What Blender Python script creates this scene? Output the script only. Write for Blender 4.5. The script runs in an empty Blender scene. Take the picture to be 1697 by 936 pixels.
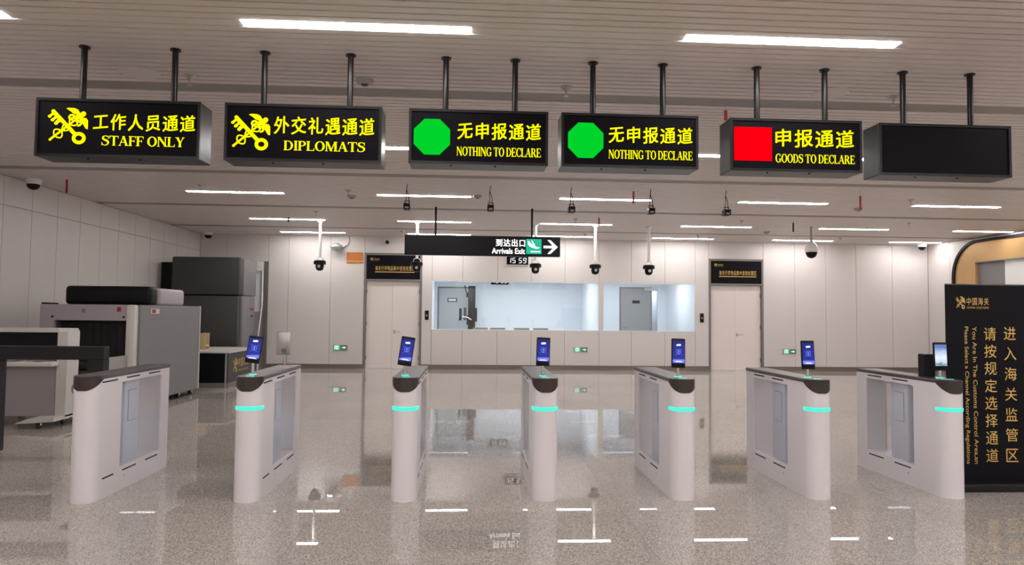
import bpy, bmesh, math, random
from mathutils import Matrix, Vector
random.seed(7)
PI = math.pi
scene = bpy.context.scene
C = scene.collection

# ------------------------------------------------------------------ camera
FPX = 1160.1
YAW, PITCH, ROLL = 0.0587, 0.0453, 0.0102
CAM_Z = 1.55
fw = Vector((math.sin(YAW)*math.cos(PITCH), math.cos(YAW)*math.cos(PITCH), math.sin(PITCH)))
rt = Vector((math.cos(YAW), -math.sin(YAW), 0))
up = rt.cross(fw)
r2 = rt*math.cos(ROLL) + up*math.sin(ROLL)
u2 = -rt*math.sin(ROLL) + up*math.cos(ROLL)
cam_data = bpy.data.cameras.new('camera')
cam = bpy.data.objects.new('camera', cam_data)
C.objects.link(cam)
cam_data.sensor_width = 36
cam_data.lens = FPX/1697*36
cam_data.clip_start = 0.05
m = Matrix((r2, u2, -fw)).transposed().to_4x4()
m.translation = (0, 0, CAM_Z)
cam.matrix_world = m
scene.camera = cam

# ------------------------------------------------------------------ world, exposure
w = bpy.data.worlds.new('world')
scene.world = w
w.use_nodes = True
w.node_tree.nodes['Background'].inputs[0].default_value = (0.8, 0.85, 0.9, 1)
w.node_tree.nodes['Background'].inputs[1].default_value = 0.3
scene.view_settings.view_transform = 'Standard'
scene.view_settings.look = 'None'
scene.view_settings.gamma = 1
scene.view_settings.exposure = 0.0
LAMP = 45.0          # strip lights of the hall
ROOM_LAMP = 36.0      # panels of the rooms behind the window

# ------------------------------------------------------------------ sizes
H = 3.69             # ceiling
WY = 19.71           # far wall
XL, XR = -7.46, 13.36
YB = -5.0            # wall behind the camera

# ------------------------------------------------------------------ helpers
MATS = {}
def mat(name, col, rough=0.5, metal=0.0, spec=0.5, emit=None, es=0.0, noise=None, bump=None, coat=0):
    if name in MATS: return MATS[name]
    mt = bpy.data.materials.new(name); mt.use_nodes = True
    nt = mt.node_tree; b = nt.nodes['Principled BSDF']
    b.inputs['Base Color'].default_value = (*col, 1)
    b.inputs['Roughness'].default_value = rough
    b.inputs['Metallic'].default_value = metal
    b.inputs['Specular IOR Level'].default_value = spec
    b.inputs['Coat Weight'].default_value = coat
    if emit:
        b.inputs['Emission Color'].default_value = (*emit, 1)
        b.inputs['Emission Strength'].default_value = es
    if noise:
        scale, amt = noise
        tc = nt.nodes.new('ShaderNodeTexCoord'); n = nt.nodes.new('ShaderNodeTexNoise')
        n.inputs['Scale'].default_value = scale; n.inputs['Detail'].default_value = 4
        nt.links.new(tc.outputs['Object'], n.inputs['Vector'])
        mr = nt.nodes.new('ShaderNodeMapRange')
        mr.inputs['To Min'].default_value = 1-amt; mr.inputs['To Max'].default_value = 1+amt
        nt.links.new(n.outputs['Fac'], mr.inputs['Value'])
        vm = nt.nodes.new('ShaderNodeVectorMath'); vm.operation = 'SCALE'
        vm.inputs[0].default_value = col
        nt.links.new(mr.outputs[0], vm.inputs['Scale'])
        nt.links.new(vm.outputs[0], b.inputs['Base Color'])
    if bump:
        tc = nt.nodes.new('ShaderNodeTexCoord'); n = nt.nodes.new('ShaderNodeTexNoise')
        n.inputs['Scale'].default_value = bump[0]
        nt.links.new(tc.outputs['Object'], n.inputs['Vector'])
        bp = nt.nodes.new('ShaderNodeBump'); bp.inputs['Strength'].default_value = bump[1]
        bp.inputs['Distance'].default_value = 0.01
        nt.links.new(n.outputs['Fac'], bp.inputs['Height']); nt.links.new(bp.outputs[0], b.inputs['Normal'])
    MATS[name] = mt
    return mt

def rgb(r, g, b):
    f = lambda c: ((c/255+0.055)/1.055)**2.4 if c > 10 else c/255/12.92
    return (f(r), f(g), f(b))

class MB:
    """collects shapes of one mesh, world coordinates"""
    def __init__(self): self.bm = bmesh.new()
    def box(self, x0, y0, z0, x1, y1, z1, bev=0.0, seg=2):
        if bev:
            t = bmesh.new(); self._box(t, x0, y0, z0, x1, y1, z1)
            bmesh.ops.bevel(t, geom=t.edges[:], offset=bev, segments=seg, affect='EDGES', profile=0.5)
            self._merge(t)
        else: self._box(self.bm, x0, y0, z0, x1, y1, z1)
        return self
    def _box(self, bm, x0, y0, z0, x1, y1, z1):
        x0, x1 = sorted((x0, x1)); y0, y1 = sorted((y0, y1)); z0, z1 = sorted((z0, z1))
        v = [bm.verts.new(p) for p in ((x0,y0,z0),(x1,y0,z0),(x1,y1,z0),(x0,y1,z0),(x0,y0,z1),(x1,y0,z1),(x1,y1,z1),(x0,y1,z1))]
        for f in ((3,2,1,0),(4,5,6,7),(0,1,5,4),(1,2,6,5),(2,3,7,6),(3,0,4,7)): bm.faces.new([v[i] for i in f])
    def _merge(self, t):
        me = bpy.data.meshes.new('t'); t.to_mesh(me); t.free(); self.bm.from_mesh(me); bpy.data.meshes.remove(me)
    def tube(self, p0, p1, r0, r1=None, n=12, caps=True):
        p0, p1 = Vector(p0), Vector(p1); r1 = r0 if r1 is None else r1
        d = (p1-p0).normalized(); a = d.orthogonal().normalized(); b = d.cross(a)
        A = [self.bm.verts.new(p0+(a*math.cos(2*PI*i/n)+b*math.sin(2*PI*i/n))*r0) for i in range(n)]
        B = [self.bm.verts.new(p1+(a*math.cos(2*PI*i/n)+b*math.sin(2*PI*i/n))*r1) for i in range(n)]
        for i in range(n): self.bm.faces.new((A[i], A[(i+1)%n], B[(i+1)%n], B[i]))
        if caps: self.bm.faces.new(A[::-1]); self.bm.faces.new(B)
        return self
    def path(self, pts, r, n=8):
        for a, b in zip(pts, pts[1:]): self.tube(a, b, r, n=n)
        return self
    def lathe(self, c, prof, n=20):
        """profile of (radius, z) about a vertical axis through c"""
        rings = []
        for r, z in prof:
            rings.append([self.bm.verts.new((c[0]+max(r, 1e-4)*math.cos(2*PI*i/n), c[1]+max(r, 1e-4)*math.sin(2*PI*i/n), c[2]+z)) for i in range(n)])
        for A, B in zip(rings, rings[1:]):
            for i in range(n): self.bm.faces.new((A[i], A[(i+1)%n], B[(i+1)%n], B[i]))
        self.bm.faces.new(rings[0][::-1]); self.bm.faces.new(rings[-1])
        return self
    def prism(self, poly, a0, a1, axis='y'):
        """extrudes a polygon: axis y takes (x,z), axis x takes (y,z), axis z takes (x,y)"""
        def P(u, v, a): return {'y': (u, a, v), 'x': (a, u, v), 'z': (u, v, a)}[axis]
        A = [self.bm.verts.new(P(u, v, a0)) for u, v in poly]; B = [self.bm.verts.new(P(u, v, a1)) for u, v in poly]
        n = len(poly)
        self.bm.faces.new(A); self.bm.faces.new(B[::-1])
        for i in range(n): self.bm.faces.new((A[i], B[i], B[(i+1)%n], A[(i+1)%n]))
        return self
    def flat(self, polys, fn):
        for p in polys:
            self.bm.faces.new([self.bm.verts.new(fn(u, v)) for u, v in p])
        return self
    def build(self, name, material, parent=None, smooth=None, loc=None):
        off = Vector((0, 0, 0))
        if parent is not None: off = origin(parent)
        elif loc is not None: off = Vector(loc)
        bmesh.ops.recalc_face_normals(self.bm, faces=self.bm.faces[:])
        bmesh.ops.translate(self.bm, verts=self.bm.verts[:], vec=-off)
        me = bpy.data.meshes.new(name); self.bm.to_mesh(me); self.bm.free()
        me.materials.append(material)
        if smooth:
            me.shade_smooth() if hasattr(me, 'shade_smooth') else None
            me.set_sharp_from_angle(angle=math.radians(smooth))
        o = bpy.data.objects.new(name, me); C.objects.link(o)
        if parent is not None: o.parent = parent
        elif loc is not None: o.location = loc
        return o

def origin(o):
    v = Vector(o.location)
    while o.parent: o = o.parent; v += o.location
    return v

def tag(o, label=None, cat=None, group=None, kind=None):
    if label: o['label'] = label
    if cat: o['category'] = cat
    if group: o['group'] = group
    if kind: o['kind'] = kind
    return o
def thing(name, loc, label=None, cat=None, group=None, kind=None):
    o = bpy.data.objects.new(name, None); C.objects.link(o); o.location = loc; o.empty_display_size = 0.1
    return tag(o, label, cat, group, kind)
def copy_tree(o, parent=None):
    c = o.copy(); C.objects.link(c); c.parent = parent
    for ch in list(o.children): copy_tree(ch, c)
    return c
def box(name, mt, parent, *a, bev=0, **k):
    return MB().box(*a, bev=bev).build(name, mt, parent, smooth=(40 if bev else None), **k)

# ------------------------------------------------------------------ lettering
def text_polys(s, bold=0.0):
    cu = bpy.data.curves.new('txt', 'FONT'); cu.body = s; cu.size = 1; cu.resolution_u = 3
    o = bpy.data.objects.new('txt', cu); C.objects.link(o)
    bpy.context.view_layer.update()
    dg = bpy.context.evaluated_depsgraph_get()
    me = bpy.data.meshes.new_from_object(o.evaluated_get(dg))
    polys = [[(me.vertices[i].co.x, me.vertices[i].co.y) for i in p.vertices] for p in me.polygons]
    bpy.data.objects.remove(o); bpy.data.curves.remove(cu); bpy.data.meshes.remove(me)
    if bold:
        polys = [[(u+du*bold, v+dv*bold) for u, v in p] for du, dv in ((-1,-.6),(1,-.6),(-1,.6),(1,.6)) for p in polys]
    return polys
def bounds(polys):
    xs = [u for p in polys for u, v in p]; ys = [v for p in polys for u, v in p]
    return min(xs), min(ys), max(xs), max(ys)
def fit(polys, x0, z0, x1, z1):
    a, b, c, d = bounds(polys)
    return [[(x0+(u-a)/(c-a)*(x1-x0), z0+(v-b)/(d-b)*(z1-z0)) for u, v in p] for p in polys]
def per_char(s, bold=0.02, shear=0.0):
    """one character after the other on an em grid, each with a slight upward brush slant"""
    out = []
    for i, ch in enumerate(s):
        for p in text_polys(ch, bold):
            out.append([(u+i*1.08, v+shear*(u-0.5)) for u, v in p])
    return out
def lettering(polys, rect, y, mt, parent, name='lettering'):
    q = fit(polys, *rect)
    return MB().flat(q, lambda u, v: (u, y, v)).build(name, mt, parent)

def rect_(x0, y0, x1, y1): return [(x0,y0),(x1,y0),(x1,y1),(x0,y1)]
def ring(cx, cy, rx, ry, ix, iy, a0=0, a1=360, n=28, dx=0):
    out = []
    for k in range(n):
        t0 = math.radians(a0+(a1-a0)*k/n); t1 = math.radians(a0+(a1-a0)*(k+1)/n)
        out.append([(cx+rx*math.cos(t0), cy+ry*math.sin(t0)), (cx+rx*math.cos(t1), cy+ry*math.sin(t1)),
                    (cx+dx+ix*math.cos(t1), cy+iy*math.sin(t1)), (cx+dx+ix*math.cos(t0), cy+iy*math.sin(t0))])
    return out
def stroke(pts, ws):
    out = []; n = len(pts)
    if not isinstance(ws, (list, tuple)): ws = [ws]*n
    N = []
    for i in range(n):
        a = Vector(pts[max(i-1, 0)]); b = Vector(pts[min(i+1, n-1)]); d = (b-a).normalized()
        N.append(Vector((-d.y, d.x)))
    for i in range(n-1):
        p, q = Vector(pts[i]), Vector(pts[i+1]); u, v = N[i]*ws[i]/2, N[i+1]*ws[i+1]/2
        out.append([tuple(p-u), tuple(q-v), tuple(q+v), tuple(p+u)])
    return out
K, T_, S_ = 0.17, 0.07, 0.07      # thick stem, thin stroke, serif length
def stem(x, w=K, top=True, bot=True, h=1):
    o = [rect_(x, 0, x+w, h)]
    if bot: o.append(rect_(x-S_, 0, x+w+S_, 0.045))
    if top: o.append(rect_(x-S_, h-0.045, x+w+S_, h))
    return o
def diag(x0, y0, x1, y1, w): return [[(x0,y0),(x0+w,y0),(x1+w,y1),(x1,y1)]]
def serif(x, y, w): return [rect_(x-S_, y, x+w+S_, y+0.045)]
def bowl(x, cy, ry, rx): return ring(x, cy, rx, ry, rx-K, ry-0.055, -90, 90, 16)
GL = {
 'I': (stem(.1), .37), 'T': (stem(.3)+[rect_(0,.945,.77,1), rect_(0,.76,.045,1), rect_(.725,.76,.77,1)], .8),
 'H': (stem(.08)+stem(.6)+[rect_(.2,.47,.65,.53)], .87), 'L': (stem(.08)+[rect_(.2,0,.68,.055), rect_(.635,0,.68,.25)], .72),
 'E': (stem(.08)+[rect_(.2,0,.7,.055), rect_(.655,0,.7,.25), rect_(.2,.945,.66,1), rect_(.615,.76,.66,1), rect_(.2,.48,.5,.53), rect_(.47,.38,.51,.63)], .74),
 'F': (stem(.08)+[rect_(.2,.945,.64,1), rect_(.6,.76,.64,1), rect_(.2,.48,.5,.53), rect_(.47,.38,.51,.63)], .67),
 'D': (stem(.08)+[rect_(.2,0,.35,.055), rect_(.2,.945,.35,1)]+bowl(.35,.5,.5,.45), .85),
 'P': (stem(.08)+[rect_(.2,.46,.36,.515), rect_(.2,.945,.36,1)]+bowl(.36,.73,.27,.32), .72),
 'R': (stem(.08)+[rect_(.2,.46,.36,.515), rect_(.2,.945,.36,1)]+bowl(.36,.73,.27,.32)+diag(.62,0,.34,.5,.2)+[rect_(.62,0,.88,.045)], .86),
 'O': (ring(.44,.5,.42,.52,.24,.46), .88),
 'C': (ring(.44,.5,.42,.52,.25,.46,42,318,dx=.01)+[rect_(.7,.66,.745,1), [(.7,.1),(.76,.22),(.74,.26),(.62,.12)]], .8),
 'G': (ring(.44,.5,.42,.52,.25,.46,42,325,dx=.01)+[rect_(.7,.66,.745,1), rect_(.62,.05,.79,.42), rect_(.52,.4,.87,.445)], .9),
 'N': (stem(.1,T_,bot=True)+stem(.7,T_)+diag(.7,0,.06,1,.2), .9),
 'M': (stem(.1,T_)+stem(.82,K)+diag(.46,0,.1,1,.17)+diag(.46,0,.82,1,.08), 1.1),
 'A': (diag(.06,0,.38,1,.06)+diag(.62,0,.32,1,.18)+[rect_(.18,.32,.66,.375)]+serif(.05,0,.1)+serif(.62,0,.18), .87),
 'Y': (diag(.34,.42,.06,1,.19)+diag(.42,.42,.68,1,.065)+[rect_(.33,0,.5,.46)]+serif(.33,0,.17)+serif(.06,.955,.19)+serif(.66,.955,.08), .84),
 'S': (stroke([(.62,.74),(.58,.88),(.48,.965),(.34,.985),(.2,.94),(.12,.82),(.15,.68),(.27,.59),(.42,.52),(.55,.44),(.61,.3),(.56,.14),(.44,.04),(.3,.01),(.17,.05),(.08,.16),(.05,.3)],
        [.02,.05,.06,.06,.1,.15,.17,.18,.19,.18,.16,.13,.07,.06,.06,.05,.02])+[rect_(.6,.68,.64,1), rect_(.03,0,.07,.34)], .72),
 ' ': ([], .3)}
def serif_polys(s):
    out, x = [], 0
    for ch in s:
        g, adv = GL[ch]
        for p in g: out.append([(u+x, v) for u, v in p])
        x += adv
    return out
def emblem_polys():
    """crossed golden key and winged staff with two snakes"""
    P = []
    P += stroke([(185,195),(580,615)], 66)
    P += ring(185,195,33,33,0,0,n=12)
    P += [[(165,225),(95,285),(120,310),(190,262)], [(215,285),(150,345),(178,372),(245,318)], [(262,330),(205,400),(240,436),(318,370)],
          [(185,250),(300,370),(330,345),(200,215)]]
    P += ring(128,287,32,26,0,0,n=10) + ring(178,350,32,26,0,0,n=10) + ring(238,408,34,28,0,0,n=10)
    P += ring(626,662,116,108,56,48)
    P += stroke([(145,698),(640,270)], [38,28]) + ring(148,698,24,22,0,0,n=10)
    P += ring(690,230,44,44,0,0,n=16) + stroke([(560,300),(690,240)], [60,90])
    P += [[(400,140),(440,128),(540,132),(600,160),(625,205),(660,260),(590,250),(520,225),(470,185)],
          [(660,300),(740,305),(770,345),(772,500),(735,490),(680,400),(600,300)]]
    import math as M
    ax = Vector((620-240, 290-612)); L = ax.length; ax = ax/L; nn = Vector((-ax.y, ax.x)); o = Vector((225, 630))
    for sgn in (1, -1):
        pts = []
        for k in range(41):
            t = k/40; amp = 40+42*abs(0.35-t)+ (20 if t < .3 else 0)
            q = o + ax*(t*L*0.98) + nn*sgn*amp*1.25*M.sin(t*PI*3+0.25)
            pts.append((q.x, q.y))
        P += stroke(pts, 23)
    P += ring(500,295,62,58,28,24,60,330) + ring(610,400,60,56,26,24,-150,110)
    P += ring(530,280,18,18,0,0,n=8) + ring(600,385,18,18,0,0,n=8)
    return [[(u/936, 1-v/936) for u, v in p] for p in P]
EMB = emblem_polys()
SEG = {'0':'abcdef','1':'bc','2':'abged','5':'afgcd','9':'abcdfg'}
def seven(s):
    R = {'a':rect_(.08,.93,.5,1.05), 'g':rect_(.08,.47,.5,.58), 'd':rect_(.08,0,.5,.12), 'f':rect_(0,.52,.12,1), 'e':rect_(0,.05,.12,.52), 'b':rect_(.46,.52,.58,1), 'c':rect_(.46,.05,.58,.52)}
    out, x = [], 0
    for ch in s:
        if ch == ' ': x += .35; continue
        out += [[(u+x+.08*v, v) for u, v in R[k]] for k in SEG[ch]]; x += .78
    return out

# ------------------------------------------------------------------ materials
M_wall = mat('wall_panel_white', rgb(219,212,208), 0.42, noise=(0.8, 0.02))
M_joint = mat('joint_grey', rgb(120,113,108), 0.8)
M_slat = mat('ceiling_slat_paint', rgb(224,214,208), 0.42, metal=0.0, noise=(1.5, 0.03))
M_band = mat('ceiling_band_paint', rgb(150,142,136), 0.5)
M_back = mat('ceiling_void', rgb(26,24,23), 0.9)
M_lamp = mat('lamp_white', (1,1,1), 0.5, emit=(1.0,0.975,0.97), es=LAMP)
M_rlamp = mat('room_lamp_white', (1,1,1), 0.5, emit=(0.90,0.95,1.0), es=ROOM_LAMP)
M_black = mat('black_paint', (0.006,0.006,0.007), 0.4, spec=0.2)
M_blackm = mat('black_metal', (0.016,0.015,0.015), 0.3, metal=0.3, spec=0.35)
M_face = mat('sign_face_black', (0.004,0.003,0.005), 0.45, spec=0.08)
M_yel = mat('led_yellow', (0,0,0), 0.6, spec=0, emit=(1.0,0.95,0.0), es=1.5)
M_grn = mat('led_green', (0,0,0), 0.6, spec=0, emit=(0.0,0.66,0.025), es=1.0)
M_red = mat('led_red', (0,0,0), 0.6, spec=0, emit=(1.0,0.0,0.005), es=1.1)
M_white_e = mat('sign_white_lit', (0,0,0), 0.6, emit=(1,1,1), es=1.3)
M_tealsq = mat('sign_teal_lit', (0,0,0), 0.6, emit=rgb(0,190,150), es=1.0)
M_gate = mat('gate_white_steel', rgb(236,230,233), 0.33, noise=(3, 0.012))
M_cap = mat('gate_cap_dark', rgb(62,52,50), 0.3, metal=0.0, spec=.4)
M_slot = mat('slot_black', (0.008,0.008,0.008), 0.6)
M_post = mat('post_bluish_white', rgb(226,228,240), 0.4)
M_led = mat('led_teal', (0,0.1,0.08), 0.4, emit=(0.05,0.95,0.65), es=1.1)
M_chrome = mat('chrome', (0.75,0.75,0.76), 0.15, metal=1)
M_steel = mat('brushed_steel', (0.5,0.48,0.47), 0.35, metal=0.9)
M_frame = mat('door_frame_grey', rgb(128,124,120), 0.4, metal=0.3)
M_door = mat('door_beige_white', rgb(236,226,220), 0.4)
M_base = mat('baseboard_taupe', rgb(122,112,104), 0.35, metal=0.2)
M_gold = mat('gold_print', rgb(228,190,105), 0.4, metal=0.2)
M_goldm = mat('gold_portal_metal', rgb(198,160,108), 0.35, metal=0.35, noise=(2.0, 0.06))
M_banner = mat('banner_black', rgb(17,15,22), 0.5, spec=0.12)
M_dkgrey = mat('machine_dark_grey', rgb(62,61,60), 0.5, noise=(2,0.03))
M_mgrey = mat('machine_mid_grey', rgb(122,120,122), 0.45, noise=(2,0.03))
M_lgrey = mat('machine_light_grey', rgb(165,158,160), 0.42)
M_cream = mat('machine_off_white', rgb(206,202,196), 0.4)
M_redp = mat('red_paint', rgb(170,30,30), 0.5)
M_wood = mat('pale_wood', rgb(205,180,135), 0.6, noise=(12,0.1))
M_orange = mat('orange_plaque', rgb(205,120,55), 0.5, noise=(14,0.3))
M_room = mat('room_white', rgb(232,236,242), 0.5)
M_greydoor = mat('grey_door', rgb(150,148,147), 0.5)
M_brown = mat('chair_brown', rgb(120,100,85), 0.6)
M_whitep = mat('white_plastic', rgb(232,230,228), 0.3)

def glass_mat(name, tint, frost=0.0, fac=0.08):
    mt = bpy.data.materials.new(name); mt.use_nodes = True; nt = mt.node_tree
    for n in list(nt.nodes): nt.nodes.remove(n)
    out = nt.nodes.new('ShaderNodeOutputMaterial'); mix = nt.nodes.new('ShaderNodeMixShader')
    tr = nt.nodes.new('ShaderNodeBsdfTransparent'); tr.inputs[0].default_value = (*tint, 1)
    gl = nt.nodes.new('ShaderNodeBsdfGlossy'); gl.inputs['Roughness'].default_value = 0.02
    lw = nt.nodes.new('ShaderNodeLayerWeight'); lw.inputs[0].default_value = 0.5
    pw = nt.nodes.new('ShaderNodeMath'); pw.operation = 'POWER'; pw.inputs[1].default_value = 4.0
    ma = nt.nodes.new('ShaderNodeMath'); ma.operation = 'MULTIPLY_ADD'; ma.inputs[1].default_value = 0.5; ma.inputs[2].default_value = fac*0.2
    nt.links.new(lw.outputs['Facing'], pw.inputs[0]); nt.links.new(pw.outputs[0], ma.inputs[0])
    nt.links.new(ma.outputs[0], mix.inputs[0]); nt.links.new(tr.outputs[0], mix.inputs[1]); nt.links.new(gl.outputs[0], mix.inputs[2])
    if frost:
        df = nt.nodes.new('ShaderNodeBsdfDiffuse'); df.inputs[0].default_value = (0.8,0.85,0.88,1)
        m2 = nt.nodes.new('ShaderNodeMixShader'); m2.inputs[0].default_value = frost
        nt.links.new(mix.outputs[0], m2.inputs[1]); nt.links.new(df.outputs[0], m2.inputs[2]); nt.links.new(m2.outputs[0], out.inputs[0])
    else: nt.links.new(mix.outputs[0], out.inputs[0])
    return mt
M_glass = glass_mat('window_glass', (0.95,0.98,0.98), fac=0.25)
M_gglass = glass_mat('gate_glass', (0.96,0.965,0.975), 0.02, 0.12)
M_tglass = glass_mat('teal_edge_glass', (0.25,0.42,0.44))

def granite():
    mt = bpy.data.materials.new('polished_granite'); mt.use_nodes = True; nt = mt.node_tree; b = nt.nodes['Principled BSDF']
    geo = nt.nodes.new('ShaderNodeNewGeometry')
    vo = nt.nodes.new('ShaderNodeTexVoronoi'); vo.inputs['Scale'].default_value = 150
    no = nt.nodes.new('ShaderNodeTexNoise'); no.inputs['Scale'].default_value = 70; no.inputs['Detail'].default_value = 5; no.inputs['Roughness'].default_value = 0.75
    nt.links.new(geo.outputs['Position'], vo.inputs['Vector']); nt.links.new(geo.outputs['Position'], no.inputs['Vector'])
    sep = nt.nodes.new('ShaderNodeSeparateColor'); nt.links.new(vo.outputs['Color'], sep.inputs[0])
    cr = nt.nodes.new('ShaderNodeValToRGB'); e = cr.color_ramp.elements
    e[0].position = 0.0; e[0].color = (*rgb(122,114,108), 1); e[1].position = 1.0; e[1].color = (*rgb(232,222,213), 1)
    x = e.new(0.2); x.color = (*rgb(168,159,152), 1); x = e.new(0.5); x.color = (*rgb(192,182,174), 1); x = e.new(0.8); x.color = (*rgb(208,198,189), 1)
    nt.links.new(sep.outputs[0], cr.inputs[0])
    c2 = nt.nodes.new('ShaderNodeValToRGB'); f = c2.color_ramp.elements
    f[0].position = 0.38; f[0].color = (0.55,0.55,0.55,1); f[1].position = 0.62; f[1].color = (1.12,1.12,1.12,1)
    nt.links.new(no.outputs['Fac'], c2.inputs[0])
    mx = nt.nodes.new('ShaderNodeMix'); mx.data_type = 'RGBA'; mx.blend_type = 'MULTIPLY'; mx.inputs[0].default_value = 0.8
    nt.links.new(cr.outputs[0], mx.inputs[6]); nt.links.new(c2.outputs[0], mx.inputs[7])
    oi = nt.nodes.new('ShaderNodeObjectInfo'); mr = nt.nodes.new('ShaderNodeMapRange')
    mr.inputs['To Min'].default_value = 0.93; mr.inputs['To Max'].default_value = 1.05
    nt.links.new(oi.outputs['Random'], mr.inputs['Value'])
    vm = nt.nodes.new('ShaderNodeVectorMath'); vm.operation = 'SCALE'
    nt.links.new(mx.outputs[2], vm.inputs[0]); nt.links.new(mr.outputs[0], vm.inputs['Scale'])
    nt.links.new(vm.outputs[0], b.inputs['Base Color'])
    b.inputs['Roughness'].default_value = 0.01; b.inputs['IOR'].default_value = 1.55
    return mt
M_floor = granite()
M_grout = mat('grout', rgb(105,98,92), 0.6)

# ================================================================== FLOOR
floor = tag(box('floor', M_grout, None, XL-0.2, YB-0.2, -0.2, XR+0.2, WY+0.1, -0.0035), kind='structure')
TS = 1.2
tm = None; far = MB(); tiles = 0
for j in range(-11, 11):
    y0 = 7.95 + j*TS
    for i in range(-7, 12):
        x0 = 0.02 + i*TS
        a, b = max(x0, XL), min(x0+TS, XR); c, d = max(y0, YB), min(y0+TS, WY)
        if b-a < 0.05 or d-c < 0.05: continue
        seen = d > 3.2 and a < 0.85*d+0.6 and b > -0.72*d-0.6
        if not seen:
            far.box(a+.001, c+.001, -0.0034, b-.001, d-.001, 0); continue
        if abs(b-a-TS) < 1e-6 and abs(d-c-TS) < 1e-6:
            if tm is None:
                bm = MB().box(.001, .001, -0.0034, TS-.001, TS-.001, 0)
                o = bm.build('tile', M_floor, None); tm = o.data
            else: o = bpy.data.objects.new('tile', tm); C.objects.link(o)
            o.location = (x0, y0, 0); o.parent = floor
        else:
            MB().box(a+.001, c+.001, -0.0034, b-.001, d-.001, 0).build('tile', M_floor, floor)
        tiles += 1
tag(far.build('outlying_tiles', M_floor, floor), kind='stuff')

# ================================================================== CEILING
LROWS = [(-4.2,), (-2.4,), (-0.4,), (1.6,), (5.22,), (9.1,), (12.78,), (16.38,), (19.0,)]  # rows near and behind the camera are unseen, added to brighten gates and hall
LY = [r[0] for r in LROWS]
LX = [-5.10, -1.72, 1.62, 5.0, 8.4, 11.78]; LL = 1.70; LW = 0.11
BANDS = [-1.2, 2.95, 6.67, 10.8, 14.25, 17.75]; BWD = 0.25
ceiling = tag(box('ceiling', M_back, None, XL-0.2, YB-0.2, H+0.05, XR+0.2, WY+0.1, H+0.2), kind='structure')
tag(MB().box(XL, YB, H+0.045, XR, WY, H+0.0499).build('void_lining', M_back, ceiling), kind='stuff')
for by in BANDS:
    MB().box(XL, by, H+0.008, XR, by+BWD, H+0.02).build('band_panel', M_band, ceiling)
P = 0.104
stuff = MB(); slat_mesh = None
segs = []
def lit_row(y0, y1):
    for ly in LY:
        if y0 < ly+LW/2 and y1 > ly-LW/2: return ly
    return None
edges = sorted([(b, b+BWD) for b in BANDS] + [(l-LW/2-.004, l+LW/2+.004) for l in LY])
cur = YB; spans = []
for a, b in edges + [(WY, WY)]:
    if a-cur > 0.03: spans.append((cur, a))
    cur = b
def slat_box(mb, x0, y0, x1, y1):
    mb.prism([(y0, H+0.004), (y0+.002, H), (y1-.002, H), (y1, H+0.004), (y1, H+0.02), (y0, H+0.02)], x0, x1, 'x')
for a, b in spans:
    n = max(1, round((b-a)/P)); p = (b-a)/n
    for k in range(n):
        y0 = a+k*p+.011; y1 = a+(k+1)*p-.011
        if 3.2 < y0 < 10.7:
            mb = MB(); slat_box(mb, XL, y0, XR, y1); mb.build('slat', M_slat, ceiling)
        else: slat_box(stuff, XL, y0, XR, y1)
tag(stuff.build('distant_slats', M_slat, ceiling), kind='stuff')
# strip lights with slat fillers between them
ords = ['first', 'second', 'third', 'fourth', 'fifth', 'sixth', 'seventh']
rown = {5.22: 'nearest ceiling row, before the hanging signs', 9.1: 'second ceiling row, behind the hanging signs', 12.78: 'third ceiling row, above the box cameras',
        16.38: 'fourth ceiling row, above the arrivals sign', 19.0: 'last ceiling row, next to the far wall'}
proto = None
for ly in LY:
    xs = sorted(LX); cur = XL
    for x in xs + [XR]:
        x_end = x if x < XR else XR
        if x_end - cur > 0.02:
            mb = MB(); slat_box(mb, cur+.003, ly-LW/2+.002, x_end-.003, ly+LW/2-.002); mb.build('filler_slat', M_slat, ceiling)
        cur = min(x_end+LL, XR-.1)
    for k, x in enumerate(xs):
        ln = min(LL, XR-.1-x)
        lab = '%s strip light from the left in the %s' % (ords[k], rown[ly]) if ly in rown else '%s strip light from the left in %s unseen row added behind the viewpoint' % (ords[k], {1.6:'the nearest', -.4:'the second', -2.4:'the third', -4.2:'the last'}[ly])
        if proto is None:
            proto = thing('ceiling_light', (x, ly, H), lab, 'ceiling light', 'recessed strip lights')
            MB().box(x, ly-LW/2, H+.008, x+ln, ly+LW/2, H+.04).build('housing', M_whitep, proto)
            MB().box(x+.006, ly-LW/2+.006, H-.004, x+ln-.006, ly+LW/2-.006, H+.008).build('diffuser', M_lamp, proto)
            o = proto
        else:
            o = copy_tree(proto); o.location = (x, ly, H); o['label'] = lab
            if ln < LL:
                for ch in o.children: ch.scale.x = ln/LL

# ================================================================== WALLS
wall_far = tag(thing('wall_far', (0, WY, 0)), kind='structure')
D1 = (-2.97, -1.37, 3.22); D2 = (6.82, 8.42, 3.20); D3 = (-6.75, -5.60, 2.94)
WIN = (-1.09, 6.42, 1.10, 2.47)
def solid(x0, z0, x1, z1):
    MB().box(x0, WY+0.02, z0, x1, WY+0.16, z1).build('wall_core', M_joint, wall_far)
solid(XL, 0, D3[0], H); solid(D3[0], D3[2], D3[1], H); solid(D3[1], 0, D1[0], H); solid(D1[0], D1[2], D1[1], H)
solid(D1[1], 0, WIN[0], H); solid(WIN[0], 0, WIN[1], WIN[2]); solid(WIN[0], WIN[3], WIN[1], H); solid(WIN[1], 0, D2[0], H)
solid(D2[0], D2[2], D2[1], H); solid(D2[1], 0, XR, H)
def panel(x0, z0, x1, z1):
    MB().box(x0+.004, WY, z0+.003, x1-.004, WY+0.0199, z1-.003, bev=.003, seg=1).build('panel', M_wall, wall_far)
BZ = 0.12
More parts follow.
